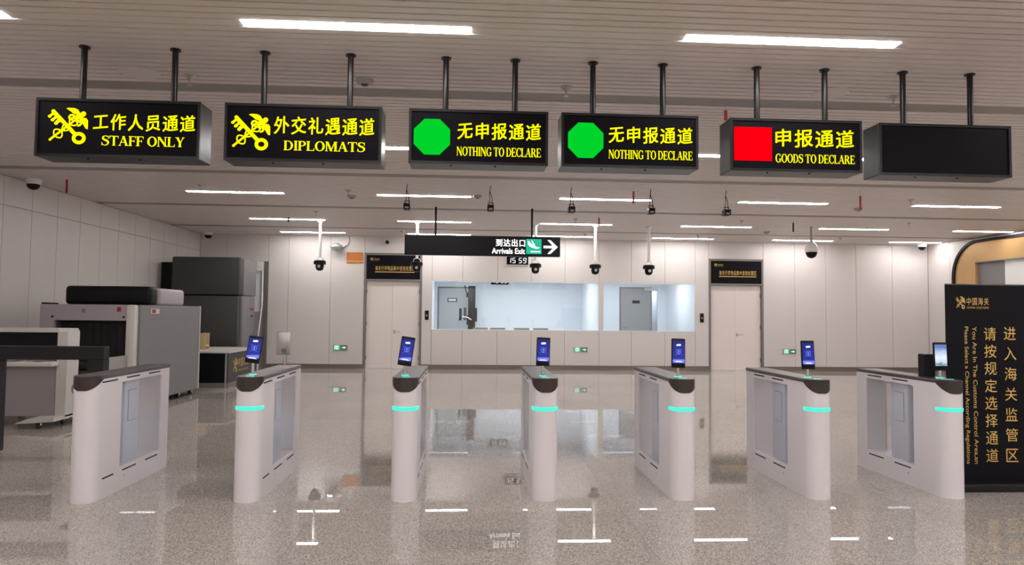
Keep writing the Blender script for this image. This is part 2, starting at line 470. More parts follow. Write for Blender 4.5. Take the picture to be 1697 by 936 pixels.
cols = [XL, -6.75, -5.60, -4.45, -3.55, -2.97]
panel(XL, BZ, -6.75, H); panel(-6.75, D3[2], -5.60, H)
for a, b in [(-5.60,-5.05),(-5.05,-3.9),(-3.9,-2.97)]: panel(a, BZ, b, H)
panel(D1[0], D1[2], D1[1], H); panel(D1[1], BZ, WIN[0], H)
wc = [WIN[0], -0.23, 0.75, 1.71, 2.66, 3.64, 4.57, 5.54, WIN[1]]
for a, b in zip(wc, wc[1:]): panel(a, BZ, b, WIN[2]); panel(a, WIN[3], b, H)
panel(WIN[1], BZ, D2[0], H); panel(D2[0], D2[2], D2[1], H)
for a, b in [(8.42,9.35),(9.35,10.27),(10.27,11.18),(11.18,12.27),(12.27,XR)]: panel(a, BZ, b, H)
for n, (a, b) in enumerate([(XL,-6.75),(-5.60,-2.97),(-1.37,6.82),(8.42,XR)]):
    tag(box('baseboard_far', M_base, None, a, WY-.006, 0, b, WY+.0195, BZ), kind='structure')
# left wall
wall_left = tag(box('wall_left', M_joint, None, XL-0.2, YB-0.2, 0, XL-0.02, WY+0.16, H+0.05), kind='structure')
ys = [11.56 + 0.735*k for k in range(-23, 12)]
ys = [YB] + [y for y in ys if YB+.3 < y < WY-.2] + [WY]
nearstuff = MB()
for a, b in zip(ys, ys[1:]):
    for z0, z1 in ((0.12, 3.22), (3.22, H)):
        if b < 9: nearstuff.box(XL-.0199, a+.004, z0+.003, XL, b-.004, z1-.003)
        else: MB().box(XL-.0199, a+.004, z0+.003, XL, b-.004, z1-.003, bev=.003, seg=1).build('panel', M_wall, wall_left)
tag(nearstuff.build('panels_outside_view', M_wall, wall_left), kind='stuff')
tag(box('baseboard_left', M_base, None, XL-.0195, YB, 0, XL+.006, WY-.01, 0.12), kind='structure')
# right wall
wall_right = tag(box('wall_right', M_joint, None, XR+0.02, YB-0.2, 0, XR+0.2, WY+0.16, H+0.05), kind='structure')
ns = MB(); y = WY
while y > YB+.01:
    a = max(y-0.92, YB)
    if a > 14: MB().box(XR, a+.004, .123, XR+.0199, y-.004, H-.003, bev=.003, seg=1).build('panel', M_wall, wall_right)
    else: ns.box(XR, a+.004, .123, XR+.0199, y-.004, H-.003)
    y = a
tag(ns.build('panels_outside_view', M_wall, wall_right), kind='stuff')
tag(box('baseboard_right', M_base, None, XR-.006, YB, 0, XR+.0195, WY-.01, 0.12), kind='structure')
tag(box('wall_back', M_wall, None, XL-.2, YB-0.2, 0, XR+.2, YB, H+.05), kind='structure')

# ---- window in the far wall
win = tag(thing('window_1', (WIN[0], WY+.1, WIN[2])), kind='structure')
mb = MB(); t = .02
mb.box(WIN[0], WY+.0005, WIN[2], WIN[0]+t, WY+.15, WIN[3]); mb.box(WIN[1]-t, WY+.0005, WIN[2], WIN[1], WY+.15, WIN[3])
mb.box(WIN[0]+t, WY+.0005, WIN[2], WIN[1]-t, WY+.15, WIN[2]+.012); mb.box(WIN[0]+t, WY+.0005, WIN[3]-t, WIN[1]-t, WY+.15, WIN[3])
mb.build('window_frame', M_room, win)
wx = [WIN[0]+t, 1.27, 3.63]
for a, b in ((WIN[0]+t, 1.27), (1.275, 3.63), (3.77, WIN[1]-t)):
    MB().box(a, WY+.07, WIN[2]+.012, b, WY+.08, WIN[3]-t).build('glass_pane', M_glass, win)
MB().box(3.63, WY+.002, WIN[2]+.012, 3.77, WY+.145, WIN[3]-t).build('mullion', M_wall, win)

# ---- rooms behind the window
RZ = 2.82; RB = 23.0
rm = lambda n, k, *a: tag(box(n, k, None, *a), kind='structure')
rm('floor_back_room', M_lgrey, -1.3, WY+.16, -.1, 6.9, RB+.8, 0)
rm('ceiling_back_room', M_room, -1.3, WY+.16, RZ, 6.9, RB+.8, RZ+.1)
rm('wall_back_room_left', M_room, -1.3, WY+.16, 0, -1.15, RB+.15, RZ)
rm('wall_back_room_right', M_room, 6.50, WY+.16, 0, 6.65, RB+.8, RZ)
rm('wall_back_room_partition', M_room, 3.63, WY+.16, 0, 3.77, RB, RZ)
wb = tag(thing('wall_back_room_rear', (0, RB, 0)), kind='structure')
MB().box(-1.15, RB, 0, 6.02, RB+.15, RZ).box(6.02, RB, 2.42, 6.5, RB+.15, RZ).box(6.22, RB, 0, 6.5, RB+.15, 2.42).build('wall_core', M_room, wb)
rm('wall_corridor', M_room, -1.3, RB+.7, 0, 6.9, RB+.8, RZ)
def room_light(x0, y0, x1, y1, lab):
    t_ = thing('room_light', ((x0+x1)/2, (y0+y1)/2, RZ), lab, 'ceiling light', 'panel lights in the rooms behind the window')
    MB().box(x0, y0, RZ-.02, x1, y1, RZ-.0005).build('frame', M_whitep, t_)
    MB().box(x0+.02, y0+.02, RZ-.024, x1-.02, y1-.02, RZ-.0195).build('diffuser', M_rlamp, t_)
room_light(-.6, 20.7, .5, 21.2, 'flat panel light over the left end of the room behind the window')
room_light(1.7, 20.7, 2.9, 21.2, 'flat panel light over the middle of the room behind the window')
room_light(4.15, 20.95, 4.9, 21.35, 'flat panel light in the small room right of the partition, mirrored in the floor')
room_light(5.3, 20.95, 6.0, 21.35, 'flat panel light nearest the right end of the small room')
room_light(6.02, RB+.2, 6.3, RB+.6, 'light in the passage behind the grey door')
# grey doors
def grey_door(n, x0, x1, zt, mt, y=RB):
    d = tag(thing(n, ((x0+x1)/2, y, 0)), kind='structure')
    MB().box(x0-.05, y-.03, 0, x0-.001, y-.0005, zt+.05).box(x1+.001, y-.03, 0, x1+.05, y-.0005, zt+.05).box(x0-.001, y-.03, zt+.001, x1+.001, y-.0005, zt+.05).build('door_frame', M_frame, d)
    MB().box(x0, y-.024, .01, x1, y-.001, zt, bev=.003, seg=1).build('door_leaf', mt, d)
    return d
gd = grey_door('door_4', -1.03, -.03, 2.38, mat('pale_grey_door', rgb(178,182,184), .5))
pl = MB().box(-.76, RB-.032, 1.93, -.44, RB-.0245, 2.06).build('door_plate', M_dkgrey, gd)
MB().box(-.72, RB-.035, 1.965, -.48, RB-.0322, 2.03).build('label_strip', M_room, pl)
MB().box(-.22, RB-.05, 1.35, -.14, RB-.0245, 1.75).build('lock_plate', M_dkgrey, gd)
MB().tube((-.18, RB-.09, 1.4), (-.03, RB-.09, 1.38), .014).tube((-.18, RB-.09, 1.4), (-.18, RB-.05, 1.4), .014).build('door_handle', M_chrome, gd)
gd = grey_door('door_5', 4.98, 5.97, 2.44, M_greydoor)
MB().box(5.36, RB-.032, 1.95, 5.61, RB-.0245, 2.05).build('door_plate', M_black, gd)
MB().box(5.75, RB-.09, 2.37, 6.2, RB-.0305, 2.46).build('door_closer', M_steel, gd)
MB().tube((5.06, RB-.06, 1.2), (5.16, RB-.06, 1.2), .014).tube((5.06, RB-.06, 1.2), (5.06, RB-.025, 1.2), .014).build('door_handle', M_chrome, gd)
# black display board on an arm
t_ = thing('display_board', (.05, 22.4, 0), 'tall black upright board with swivel arm behind the left of the window', 'board')
MB().box(-.08, 22.38, .02, .15, 22.46, 2.44, bev=.01).build('panel', M_black, t_, smooth=40)
MB().box(.15, 22.38, 1.3, .21, 22.46, 1.74).build('side_box', M_black, t_)
MB().box(-.2, 22.2, 0, .27, 22.6, .02).build('base', M_blackm, t_)
MB().path([(-.2, 22.4, 2.46), (-.15, 22.4, 2.26), (-.08, 22.4, 2.16)], .016).box(-.14, 22.37, 2.08, -.08, 22.44, 2.22).build('upper_arm', M_black, t_)
MB().path([(-.26, 22.33, 1.46), (-.1, 22.33, 1.44), (.03, 22.33, 1.36)], .018).build('lower_arm', M_whitep, t_)
MB().box(-.36, 22.32, 1.34, -.28, 22.38, 1.72).box(-.12, 22.36, 1.2, -.08, 22.42, 1.5).build('clamp', M_black, t_)
# chairs whose backs rise over the sill
names = ['leftmost', 'second', 'third', 'rightmost']
cp = None
for k, x in enumerate((.30, .83, 1.56, 2.14)):
    lab = 'brown chair, only its top showing above the sill, %s of four' % names[k]
    if cp is None:
        cp = thing('chair', (x, 21.5, 0), lab, 'chair', 'brown chairs behind the window')
        MB().box(x-.23, 21.3, .42, x+.23, 21.75, .48, bev=.015).build('seat', M_brown, cp, smooth=40)
        MB().box(x-.23, 21.26, .55, x+.23, 21.30, 1.135, bev=.015).build('backrest', M_brown, cp, smooth=40)
        for a, b in ((-.2,.0),(.2,.0),(-.2,.42),(.2,.42)):
            MB().tube((x+a, 21.3+b, 0), (x+a, 21.3+b, .42), .014).build('leg', M_chrome, cp)
        MB().tube((x-.18, 21.29, .44), (x-.18, 21.29, .6), .012).tube((x+.18, 21.29, .44), (x+.18, 21.29, .6), .012).build('back_frame', M_chrome, cp)
    else:
        o = copy_tree(cp); o.location.x = x; o['label'] = lab
# clocks
def clock(x0, z0, x1, z1, y, lab, parent=None):
    t_ = thing('digital_clock', ((x0+x1)/2, y, z0), lab, 'clock')
    MB().box(x0, y-.05, z0, x1, y-.0005, z1, bev=.004, seg=1).build('housing', M_whitep, t_)
    MB().box(x0+.02, y-.056, z0+.02, x1-.02, y-.0502, z1-.02).build('display', M_face, t_)
    lettering(seven('15 59'), (x0+.12, z0+.06, x1-.07, z1-.06), y-.058, M_white_e, t_, 'digits')
clock(.98, 2.93, 1.63, 3.20, WY, 'black digital wall clock reading 15 59 under the arrivals sign')
clock(.64, 2.50, 1.26, 2.76, RB, 'black digital clock inside the room, cut off by the window head')

# ---- double doors with signs above
BIG = '海关行李物品集中查验处置区'
def double_door(n, x0, x1, zt, side):
    d = tag(thing(n, ((x0+x1)/2, WY+.06, 0)), kind='structure')
    f = .055; zd = 2.44
    MB().box(x0+.001, WY-.012, 0, x0+f, WY+.14, zt-.001).build('door_jamb', M_frame, d)
    MB().box(x1-f, WY-.012, 0, x1-.001, WY+.14, zt-.001).build('door_jamb', M_frame, d)
    MB().box(x0+f, WY-.012, zt-f, x1-f, WY+.14, zt-.001).build('head_trim', M_frame, d)
    MB().box(x0+f, WY-.012, zd, x1-f, WY+.14, zd+f).build('transom', M_frame, d)
    MB().box(x0+f, WY+.02, 0, x1-f, WY+.15, .012).build('threshold', M_whitep, d)
    mid = x0+f+(x1-x0-2*f)*.49
    for a, b in ((x0+f+.004, mid-.002), (mid+.002, x1-f-.004)):
        lf = MB().box(a, WY+.07, .015, b, WY+.115, zd-.006, bev=.004, seg=1).build('door_leaf', M_door, d)
        e = a+.015 if a < mid-.1 else b-.015
        for z in (.25, 1.2, 2.1):
            MB().tube((e, WY+.062, z), (e, WY+.062, z+.1), .009).build('hinge', M_frame, lf)
    MB().tube((mid+.06, WY+.03, 1.03), (mid+.22, WY+.03, 1.03), .011).tube((mid+.06, WY+.03, 1.03), (mid+.06, WY+.07, 1.03), .014).box(mid+.035, WY+.062, .98, mid+.085, WY+.0705, 1.08).build('door_handle', M_steel, d)
    MB().box(x0+f, WY+.1, zd+f, x1-f, WY+.15, zt-f).build('back_panel', M_dkgrey, d)
    s = thing('door_sign', ((x0+x1)/2, WY, zd+f), 'black board with gold Chinese lettering above the %s double door' % side, 'sign')
    a0, a1, z0, z1 = x0+f+.006, x1-f-.006, zd+f+.005, zt-f-.005
    MB().box(a0, WY-.008, z0, a1, WY+.05, z1, bev=.004, seg=1).build('board', M_banner, s)
    wd = a1-a0; yy = WY-.0105
    lettering(per_char(BIG, 0), (a0+.16*wd, z0+.235, a1-.1*wd, z0+.365), yy, M_gold, s)
    MB().box(a0+.16*wd, yy+.0005, z0+.185, a1-.1*wd, yy+.0015, z0+.205).build('underline_text', M_gold, s)
    lettering(EMB, (a0+.06*wd, z1-.16, a0+.12*wd, z1-.07), yy, M_gold, s, 'emblem')
    lettering(per_char('中国海关', 0), (a0+.13*wd, z1-.125, a0+.24*wd, z1-.085), yy, M_gold, s, 'logo_text')
    lettering(text_polys('CHINA CUSTOMS'), (a0+.13*wd, z1-.155, a0+.24*wd, z1-.138), yy, M_gold, s, 'logo_text')
double_door('door_1', D1[0], D1[1], D1[2], 'left')
double_door('door_2', D2[0], D2[1], D2[2], 'right')
# narrow glazed door at the left end of the far wall
d = tag(thing('door_3', (-6.17, WY+.06, 0)), kind='structure')
x0, x1, zt = D3
MB().box(x0+.001, WY-.012, 0, x0+.12, WY+.14, zt-.001).build('door_jamb', M_frame, d)
MB().box(x1-.12, WY-.012, 0, x1-.001, WY+.14, zt-.001).build('door_jamb', M_frame, d)
MB().box(x0+.12, WY-.012, 2.68, x1-.12, WY+.12, zt-.001).build('head_panel', M_whitep, d)
MB().box(x0+.12, WY+.04, 0, x1-.2, WY+.1, 1.55).build('lower_leaf', M_lgrey, d)
MB().box(x0+.12, WY+.05, 1.55, x1-.2, WY+.07, 2.68).build('glass_pane', M_room, d)
MB().box(x1-.2, WY+.02, 0, x1-.12, WY+.12, 2.68).build('leaf_stile', M_lgrey, d)

def reader(x, z, lab):
    t_ = thing('card_reader', (x, WY, z), lab, 'card reader')
    MB().box(x-.055, WY-.025, z-.13, x+.055, WY-.0005, z+.13, bev=.008).build('case', M_black, t_, smooth=40)
    MB().box(x-.02, WY-.028, z-.03, x+.02, WY-.0252, z+.02).build('key', M_lgrey, t_)
reader(-1.22, 1.5, 'small black card reader beside the left double door')
reader(6.61, 1.5, 'small black card reader beside the right double door')
def exit_sign(x, z, lab):
    t_ = thing('exit_sign', (x, WY, z), lab, 'exit sign', 'green exit signs low on the far wall')
    MB().box(x-.2, WY-.02, z-.075, x+.2, WY-.0005, z+.075).build('housing', M_steel, t_)
    MB().box(x-.185, WY-.023, z-.062, x-.0, WY-.0202, z+.062).build('face', mat('exit_green', (0,.1,.05), .4, emit=rgb(60,185,120), es=.9), t_)
    MB().box(x+.0, WY-.0228, z-.062, x+.185, WY-.0202, z+.062).build('arrow_face', mat('exit_dark_green', rgb(70,110,85), .4, emit=rgb(40,110,70), es=.4), t_)
    P_ = [rect_(x-.15,z-.05,x-.135,z+.05), rect_(x-.15,z+.038,x-.05,z+.05), rect_(x-.06,z-.05,x-.045,z+.05)]
    P_ += ring(x-.095, z+.025, .012, .012, 0, 0, n=8) + stroke([(x-.1,z+.01),(x-.095,z-.02),(x-.115,z-.05)], .014) + stroke([(x-.095,z-.02),(x-.075,z-.045)], .012) + stroke([(x-.12,z-.005),(x-.1,z+.008),(x-.075,z-.003)], .01)
    MB().flat([rect_(x+.05,z-.01,x+.11,z+.01), [(x+.11,z-.035),(x+.15,z),(x+.11,z+.035)]], lambda u, v: (u, WY-.0245, v)).build('arrow', M_white_e, t_)
    MB().flat(P_, lambda u, v: (u, WY-.0245, v)).build('pictogram', M_white_e, t_)
exit_sign(-3.59, .58, 'green running-man exit sign left of the left double door')
exit_sign(3.12, .57, 'green running-man exit sign below the window')
exit_sign(9.17, .56, 'green running-man exit sign right of the right double door')
t_ = thing('wall_plaque', (-3.23, WY, 2.93), 'orange patterned square plaque beside the left door sign', 'plaque')
MB().box(-3.46, WY-.02, 2.93, -3.02, WY-.0005, 3.23).build('board', M_orange, t_)
MB().box(-3.46, WY-.023, 2.97, -3.02, WY-.0202, 2.99).build('stripe', M_gold, t_)
t_ = thing('emergency_lamp', (-3.72, WY, 3.36), 'round silvery wall lamp with looped cable near the orange plaque', 'lamp')
MB().lathe((-3.72, WY-.2, 3.26), [(.05,0),(.13,.03),(.17,.09),(.16,.15),(.08,.2)], 20).build('lamp_head', mat('silver_pearl', rgb(190,200,198), .2, metal=.6, noise=(30,.35)), t_, smooth=40)
MB().box(-3.76, WY-.14, 3.3, -3.68, WY-.0005, 3.42).build('bracket', M_whitep, t_)
MB().path([(-3.58, WY-.05, 3.34), (-3.45, WY-.04, 3.42), (-3.39, WY-.03, 3.54), (-3.42, WY-.02, 3.68)], .012).build('cable', M_lgrey, t_)

# ================================================================== HANGING SIGNS
def hang_sign(x0, x1, z0, z1, px, lab, content):
    yf, yb = 5.69, 5.93
    s = thing('hanging_sign', ((x0+x1)/2, 5.8, z0), lab, 'sign', 'row of hanging lane signs')
    MB().box(x0, yf, z0, x1, yb, z1, bev=.006, seg=1).build('housing', M_blackm, s)
    b = .022
    MB().box(x0+b, yf-.004, z0+b, x1-b, yf-.0005, z1-b).build('face', M_face, s)
    mb = MB(); q = .008
    mb.box(x0, yf-.012, z0, x1, yf-.0005, z0+b).box(x0, yf-.012, z1-b, x1, yf-.0005, z1).box(x0, yf-.012, z0+b, x0+b, yf-.0005, z1-b).box(x1-b, yf-.012, z0+b, x1, yf-.0005, z1-b)
    mb.build('bezel', M_blackm, s)
    for p in px:
        pp = MB().tube((p, 5.8, z1), (p, 5.8, H-.001), .024, n=16).build('hanging_pole', M_blackm, s, smooth=40)
        MB().tube((p, 5.8, H-.014), (p, 5.8, H-.0015), .042, n=16).build('ceiling_flange', M_blackm, pp)
    for f in (.3, .62):
        MB().tube((x0+f*(x1-x0), yf+.05, z0-.008), (x0+f*(x1-x0), yf+.05, z0+.001), .008).build('screw', M_black, s)
    for kind, data, r in content:
        y = yf-.0062
        if kind == 'cn': lettering(per_char(data, .013, .10), (r[0], r[3], r[2], r[1]), y, M_yel, s)
        if kind == 'en': lettering(serif_polys(data), (r[0], r[3], r[2], r[1]), y, M_yel, s)
        if kind == 'emb': lettering(EMB, (r[0], r[3], r[2], r[1]), y, M_yel, s, 'emblem')
        if kind == 'oct':
            cx, cz, a = (r[0]+r[2])/2, (r[1]+r[3])/2, (r[2]-r[0])/2; k = a*.42
            MB().flat([[(cx-k,cz-a),(cx+k,cz-a),(cx+a,cz-k),(cx+a,cz+k),(cx+k,cz+a),(cx-k,cz+a),(cx-a,cz+k),(cx-a,cz-k)]], lambda u, v: (u, y, v)).build('green_octagon', M_grn, s)
        if kind == 'sq': MB().flat([rect_(r[0], r[3], r[2], r[1])], lambda u, v: (u, y, v)).build('red_square', M_red, s)
hang_sign(-3.45, -2.18, 2.76, 3.225, (-3.16, -2.44), 'hanging black sign with yellow key emblem and STAFF ONLY',
  [('emb', 0, (-3.36,3.15,-3.05,2.86)), ('cn', '工作人员通道', (-3.01,3.115,-2.22,2.975)), ('en', 'STAFF ONLY', (-2.94,2.935,-2.30,2.855))])
hang_sign(-1.99, -.74, 2.76, 3.225, (-1.72, -1.02), 'hanging black sign with yellow key emblem and DIPLOMATS',
  [('emb', 0, (-1.94,3.14,-1.63,2.845)), ('cn', '外交礼遇通道', (-1.60,3.13,-.80,2.98)), ('en', 'DIPLOMATS', (-1.52,2.93,-.87,2.85))])
hang_sign(-.52, .62, 2.77, 3.22, (-.23, .35), 'hanging sign with green octagon and NOTHING TO DECLARE, left of the two',
  [('oct', 0, (-.48,3.135,-.185,2.845)), ('cn', '无申报通道', (-.125,3.12,.56,2.975)), ('en', 'NOTHING TO DECLARE', (-.13,2.915,.56,2.84))])
hang_sign(.73, 1.88, 2.77, 3.22, (1.01, 1.61), 'hanging sign with green octagon and NOTHING TO DECLARE, right of the two',
  [('oct', 0, (.785,3.14,1.08,2.845)), ('cn', '无申报通道', (1.125,3.12,1.83,2.975)), ('en', 'NOTHING TO DECLARE', (1.125,2.92,1.83,2.845))])
hang_sign(2.15, 3.29, 2.77, 3.215, (2.43, 3.03), 'hanging sign with red square and GOODS TO DECLARE',
  [('sq', 0, (2.185,3.14,2.51,2.855)), ('cn', '申报通道', (2.54,3.135,3.22,2.975)), ('en', 'GOODS TO DECLARE', (2.54,2.92,3.225,2.845))])
hang_sign(3.44, 4.61, 2.76, 3.205, (3.73, 4.34), 'blank unlit black hanging sign at the right end', [])

# arrivals sign
s = thing('arrivals_sign', (.23, 14.05, 2.71), 'long black hanging sign with Arrivals Exit and a white arrow', 'sign')
MB().box(-1.33, 14.0, 2.715, 1.79, 14.12, 3.115, bev=.006, seg=1).build('housing', M_black, s)
for x in (-.72, 1.22):
    MB().tube((x, 14.06, 3.115), (x, 14.06, H-.001), .022).build('hanging_pole', M_black, s, smooth=40)
y = 13.994
lettering(per_char('到达出口', .03), (.49, 2.905, 1.08, 3.06), y, M_white_e, s)
lettering(text_polys('Arrivals Exit', .03), (.41, 2.76, 1.08, 2.875), y, M_white_e, s)
MB().box(1.10, 13.995, 2.765, 1.41, 13.9995, 3.065).build('teal_square', M_tealsq, s)
MB().flat([[(1.13,3.03),(1.16,3.02),(1.22,2.955),(1.33,2.90),(1.37,2.905),(1.37,2.885),(1.3,2.87),(1.2,2.90),(1.14,2.945)], [(1.2,3.04),(1.225,3.035),(1.29,2.92),(1.25,2.93)], rect_(1.19,2.80,1.39,2.825)], lambda u, v: (u, y, v)).build('aircraft_symbol', M_white_e, s)
MB().flat([rect_(1.45,2.885,1.68,2.935), [(1.53,3.05),(1.59,3.05),(1.74,2.91),(1.66,2.91)], [(1.53,2.77),(1.59,2.77),(1.74,2.91),(1.66,2.91)]], lambda u, v: (u, y, v)).build('arrow_symbol', M_white_e, s)

# ================================================================== CAMERAS AND SMALL CEILING FITTINGS
def ptz(x, y, zc, lab, proto=None):
    if proto:
        o = copy_tree(proto); o.location = (x, y, H); o['label'] = lab; return o
    t_ = thing('hanging_camera', (x, y, H), lab, 'security camera', 'black dome cameras hanging on white poles')
    z = zc+.11
    MB().tube((x, y, z+.09), (x, y, H-.001), .032, .036, n=14).build('pole', M_whitep, t_, smooth=40)
    MB().tube((x, y, H-.03), (x, y, H-.0015), .07, n=16).build('ceiling_flange', M_whitep, t_)
    pts = [(x+.085*math.cos(a), y, z+.02+.085*math.sin(a)) for a in [PI*k/10 for k in range(11)]]
    MB().path(pts, .009).build('cable_loop', M_whitep, t_)
    MB().lathe((x, y, z), [(.14,-.08),(.14,-.005),(.11,.015)], 20).build('housing', M_black, t_, smooth=40)
    MB().lathe((x, y, z-.08), [(.03,-.15),(.075,-.125),(.095,-.07),(.095,0)], 20).build('dome', M_black, t_, smooth=40)
    MB().tube((x, y-.1, z-.13), (x, y-.08, z-.13), .035).build('lens', M_steel, t_)
    return t_
pz = ptz(-3.54, 16.6, 2.64, 'black dome camera on a white pole, leftmost, beside the round wall lamp')
ptz(1.53, 16.6, 2.64, 'black dome camera on a white pole, just right of the wall clock', pz)
ptz(2.97, 16.6, 2.64, 'black dome camera on a white pole, second from the right', pz)
ptz(4.27, 16.6, 2.64, 'black dome camera on a pole, rightmost of the black ones', pz)
ptz(-1.28, 16.6, 2.7, 'dome camera on a white pole, half behind the arrivals sign', pz)
names = ['leftmost of five', 'second of five from the left', 'middle one of five', 'fourth of five from the left', 'rightmost of five']
bp = None
for k, (x, z) in enumerate([(-1.07, 3.33), (.31, 3.33), (1.67, 3.31), (3.02, 3.31), (4.32, 3.31)]):
    lab = 'small black box camera on a thin cable, ' + names[k]
    if bp is None:
        bp = thing('box_camera', (x, 11.6, H), lab, 'security camera', 'box cameras hanging on thin cables')
        MB().box(x-.055, 11.52, z-.07, x+.055, 11.68, z+.03, bev=.01).build('housing', M_black, bp, smooth=40)
        MB().box(x-.03, 11.516, z-.055, x+.03, 11.5195, z-.03).build('lens_window', M_lgrey, bp)
        MB().path([(x-.02, 11.6, z+.03), (x-.015, 11.6, H-.1), (x, 11.6, H-.001)], .006).build('wire', M_black, bp)
        MB().path([(x+.03, 11.6, z+.05), (x+.025, 11.6, z+.15), (x-.01, 11.6, H-.1)], .006).path([(x-.04, 11.6, z+.03), (x-.04, 11.6, z+.075), (x+.04, 11.6, z+.075), (x+.04, 11.6, z+.03)], .006).build('cable', M_black, bp)
    else:
        o = copy_tree(bp); o.location = (x, 11.6, H+(z-3.33)*0); o['label'] = lab
# white ceiling dome camera on the right
t_ = thing('dome_camera', (8.0, 16.0, H), 'large white dome camera with black eye on a short ceiling pole', 'security camera')
MB().tube((8.0, 16.0, 3.3), (8.0, 16.0, H-.001), .03).build('pole', M_lgrey, t_, smooth=40)
MB().lathe((8.0, 16.0, 3.08), [(.14,-.0),(.15,.06),(.13,.16),(.06,.24)], 20).build('housing', M_whitep, t_, smooth=50)
MB().lathe((8.0, 16.0, 3.08), [(.03,-.14),(.09,-.11),(.12,-.05),(.13,0)], 20).build('dome', M_black, t_, smooth=50)
def mini_dome(x, y, lab, r=.08):
    t_ = thing('mini_dome_camera', (x, y, H), lab, 'security camera')
    MB().lathe((x, y, H), [(r*.9,-.09),(r,-.04),(r,-.001)], 18).build('housing', M_whitep, t_, smooth=40)
    MB().lathe((x, y, H-.09), [(.01,-r*.75),(r*.5,-r*.62),(r*.78,-r*.3),(r*.82,0)], 18).build('dome', M_black, t_, smooth=50)
mini_dome(-7.2, 11.87, 'small white dome camera at the left wall, near end of the ceiling edge', .12)
mini_dome(-7.1, 19.3, 'small white dome camera in the far left ceiling corner', .12)
mini_dome(12.95, 19.35, 'small white dome camera in the far right ceiling corner', .12)
t_ = thing('wall_camera', (-2.33, WY, 3.58), 'tiny white wall camera above the left door sign', 'security camera')
MB().box(-2.45, WY-.1, 3.53, -2.3, WY-.0005, 3.6, bev=.01).build('body', M_whitep, t_)
MB().tube((-2.34, WY-.16, 3.52), (-2.34, WY-.02, 3.52), .05).build('lens', M_black, t_)

def hang_tag(x, y, L, lab, mt=M_redp):
    t_ = thing('hanging_tag', (x, y, H), lab, 'tag', 'narrow tags hanging from the ceiling')
    MB().tube((x, y, H-.001), (x, y, H-.1), .002, n=6).build('thread', M_lgrey, t_)
    MB().box(x-.016, y-.003, H-.1-L, x+.016, y+.003, H-.1).build('strip', mt, t_)
hang_tag(-6.35, 11.3, .21, 'thin red tag hanging near the left wall below the staff sign')
hang_tag(-1.96, 6.62, .14, 'short red tag peeping over the diplomats sign')
hang_tag(2.65, 11.3, .2, 'thin red tag hanging between the two middle box cameras')
hang_tag(2.67, 14.5, .16, 'thin red tag hanging behind, over the second-right dome camera')
hang_tag(2.5, 6.72, .10, 'short red tag peeping over the left corner of the goods to declare sign')
hang_tag(6.5, 11.3, .24, 'thin red tag hanging below the blank sign')
hang_tag(6.95, 14.7, .2, 'thin dark tag hanging right of the row of box cameras', M_black)
hang_tag(-3.95, 15.3, .1, 'thin dark tag hanging over the far left, near the fourth light row', M_black)

spr = None
sp = [(-2.58,6.45,'between the staff and diplomats signs'),(.87,6.45,'between the two nothing to declare signs'),(4.05,6.45,'above the blank sign'),(-5.1,9.0,'left of the staff sign'),
      (-4.6,12.1,'far left, past the red tag'),(-2.16,12.3,'left of the third light row'),(-3.3,15.0,'left, past the third light row'),(2.3,15.4,'above the arrow of the arrivals sign'),
      (7.9,12.1,'right, before the last third-row light'),(6.0,15.2,'right, past the third light row'),(9.8,15.1,'far right, past the third light row'),(-1.8,18.3,'left, just before the last light row'),
      (3.0,18.3,'middle, just before the last light row'),(6.0,18.2,'right, just before the last light row'),(9.9,18.2,'far right, just before the last light row')]
for x, y, wh in sp:
    lab = 'small ceiling sprinkler head, ' + wh
    if spr is None:
        spr = thing('sprinkler', (x, y, H), lab, 'sprinkler', 'ceiling sprinkler heads')
        MB().lathe((x, y, H), [(.012,-.05),(.02,-.03),(.05,-.012),(.055,-.001)], 14).build('rose', M_steel, spr, smooth=40)
        MB().tube((x, y, H-.085), (x, y, H-.05), .006, n=8).lathe((x, y, H-.085), [(.028,-.004),(.028,.0)], 12).build('deflector', M_steel, spr)
    else:
        o = copy_tree(spr); o.location = (x, y, H); o['label'] = lab
for x, y, wh, r in [(-3.0, 6.4, 'above the staff sign', .16), (3.4, 6.4, 'above the goods to declare sign', .16)]:
    t_ = thing('ceiling_speaker', (x, y, H), 'flush round ceiling speaker ' + wh, 'speaker')
    MB().lathe((x, y, H), [(r,-.010),(r+.01,-.001)], 28).build('rim', M_slat, t_)
    MB().lathe((x, y, H), [(r-.03,-.014),(r-.015,-.0102)], 28).build('grille', M_slat, t_)
for x, y, wh in [(.1,12.6,'beside the third-row light left of the box cameras'),(7.55,13.2,'under the third-row lights on the right'),(7.4,17.1,'left of the large white dome camera'),(-2.2,12.9,'left, by the third light row'),(-1.0,6.42,'above the diplomats sign')]:
    t_ = thing('smoke_detector', (x, y, H), 'round ceiling smoke detector ' + wh, 'smoke detector')
    MB().lathe((x, y, H), [(.05,-.045),(.075,-.03),(.08,-.001)], 20).build('base', M_lgrey, t_, smooth=40)
    MB().lathe((x, y, H-.045), [(.02,-.012),(.035,0)], 14).build('sensor', M_dkgrey, t_)

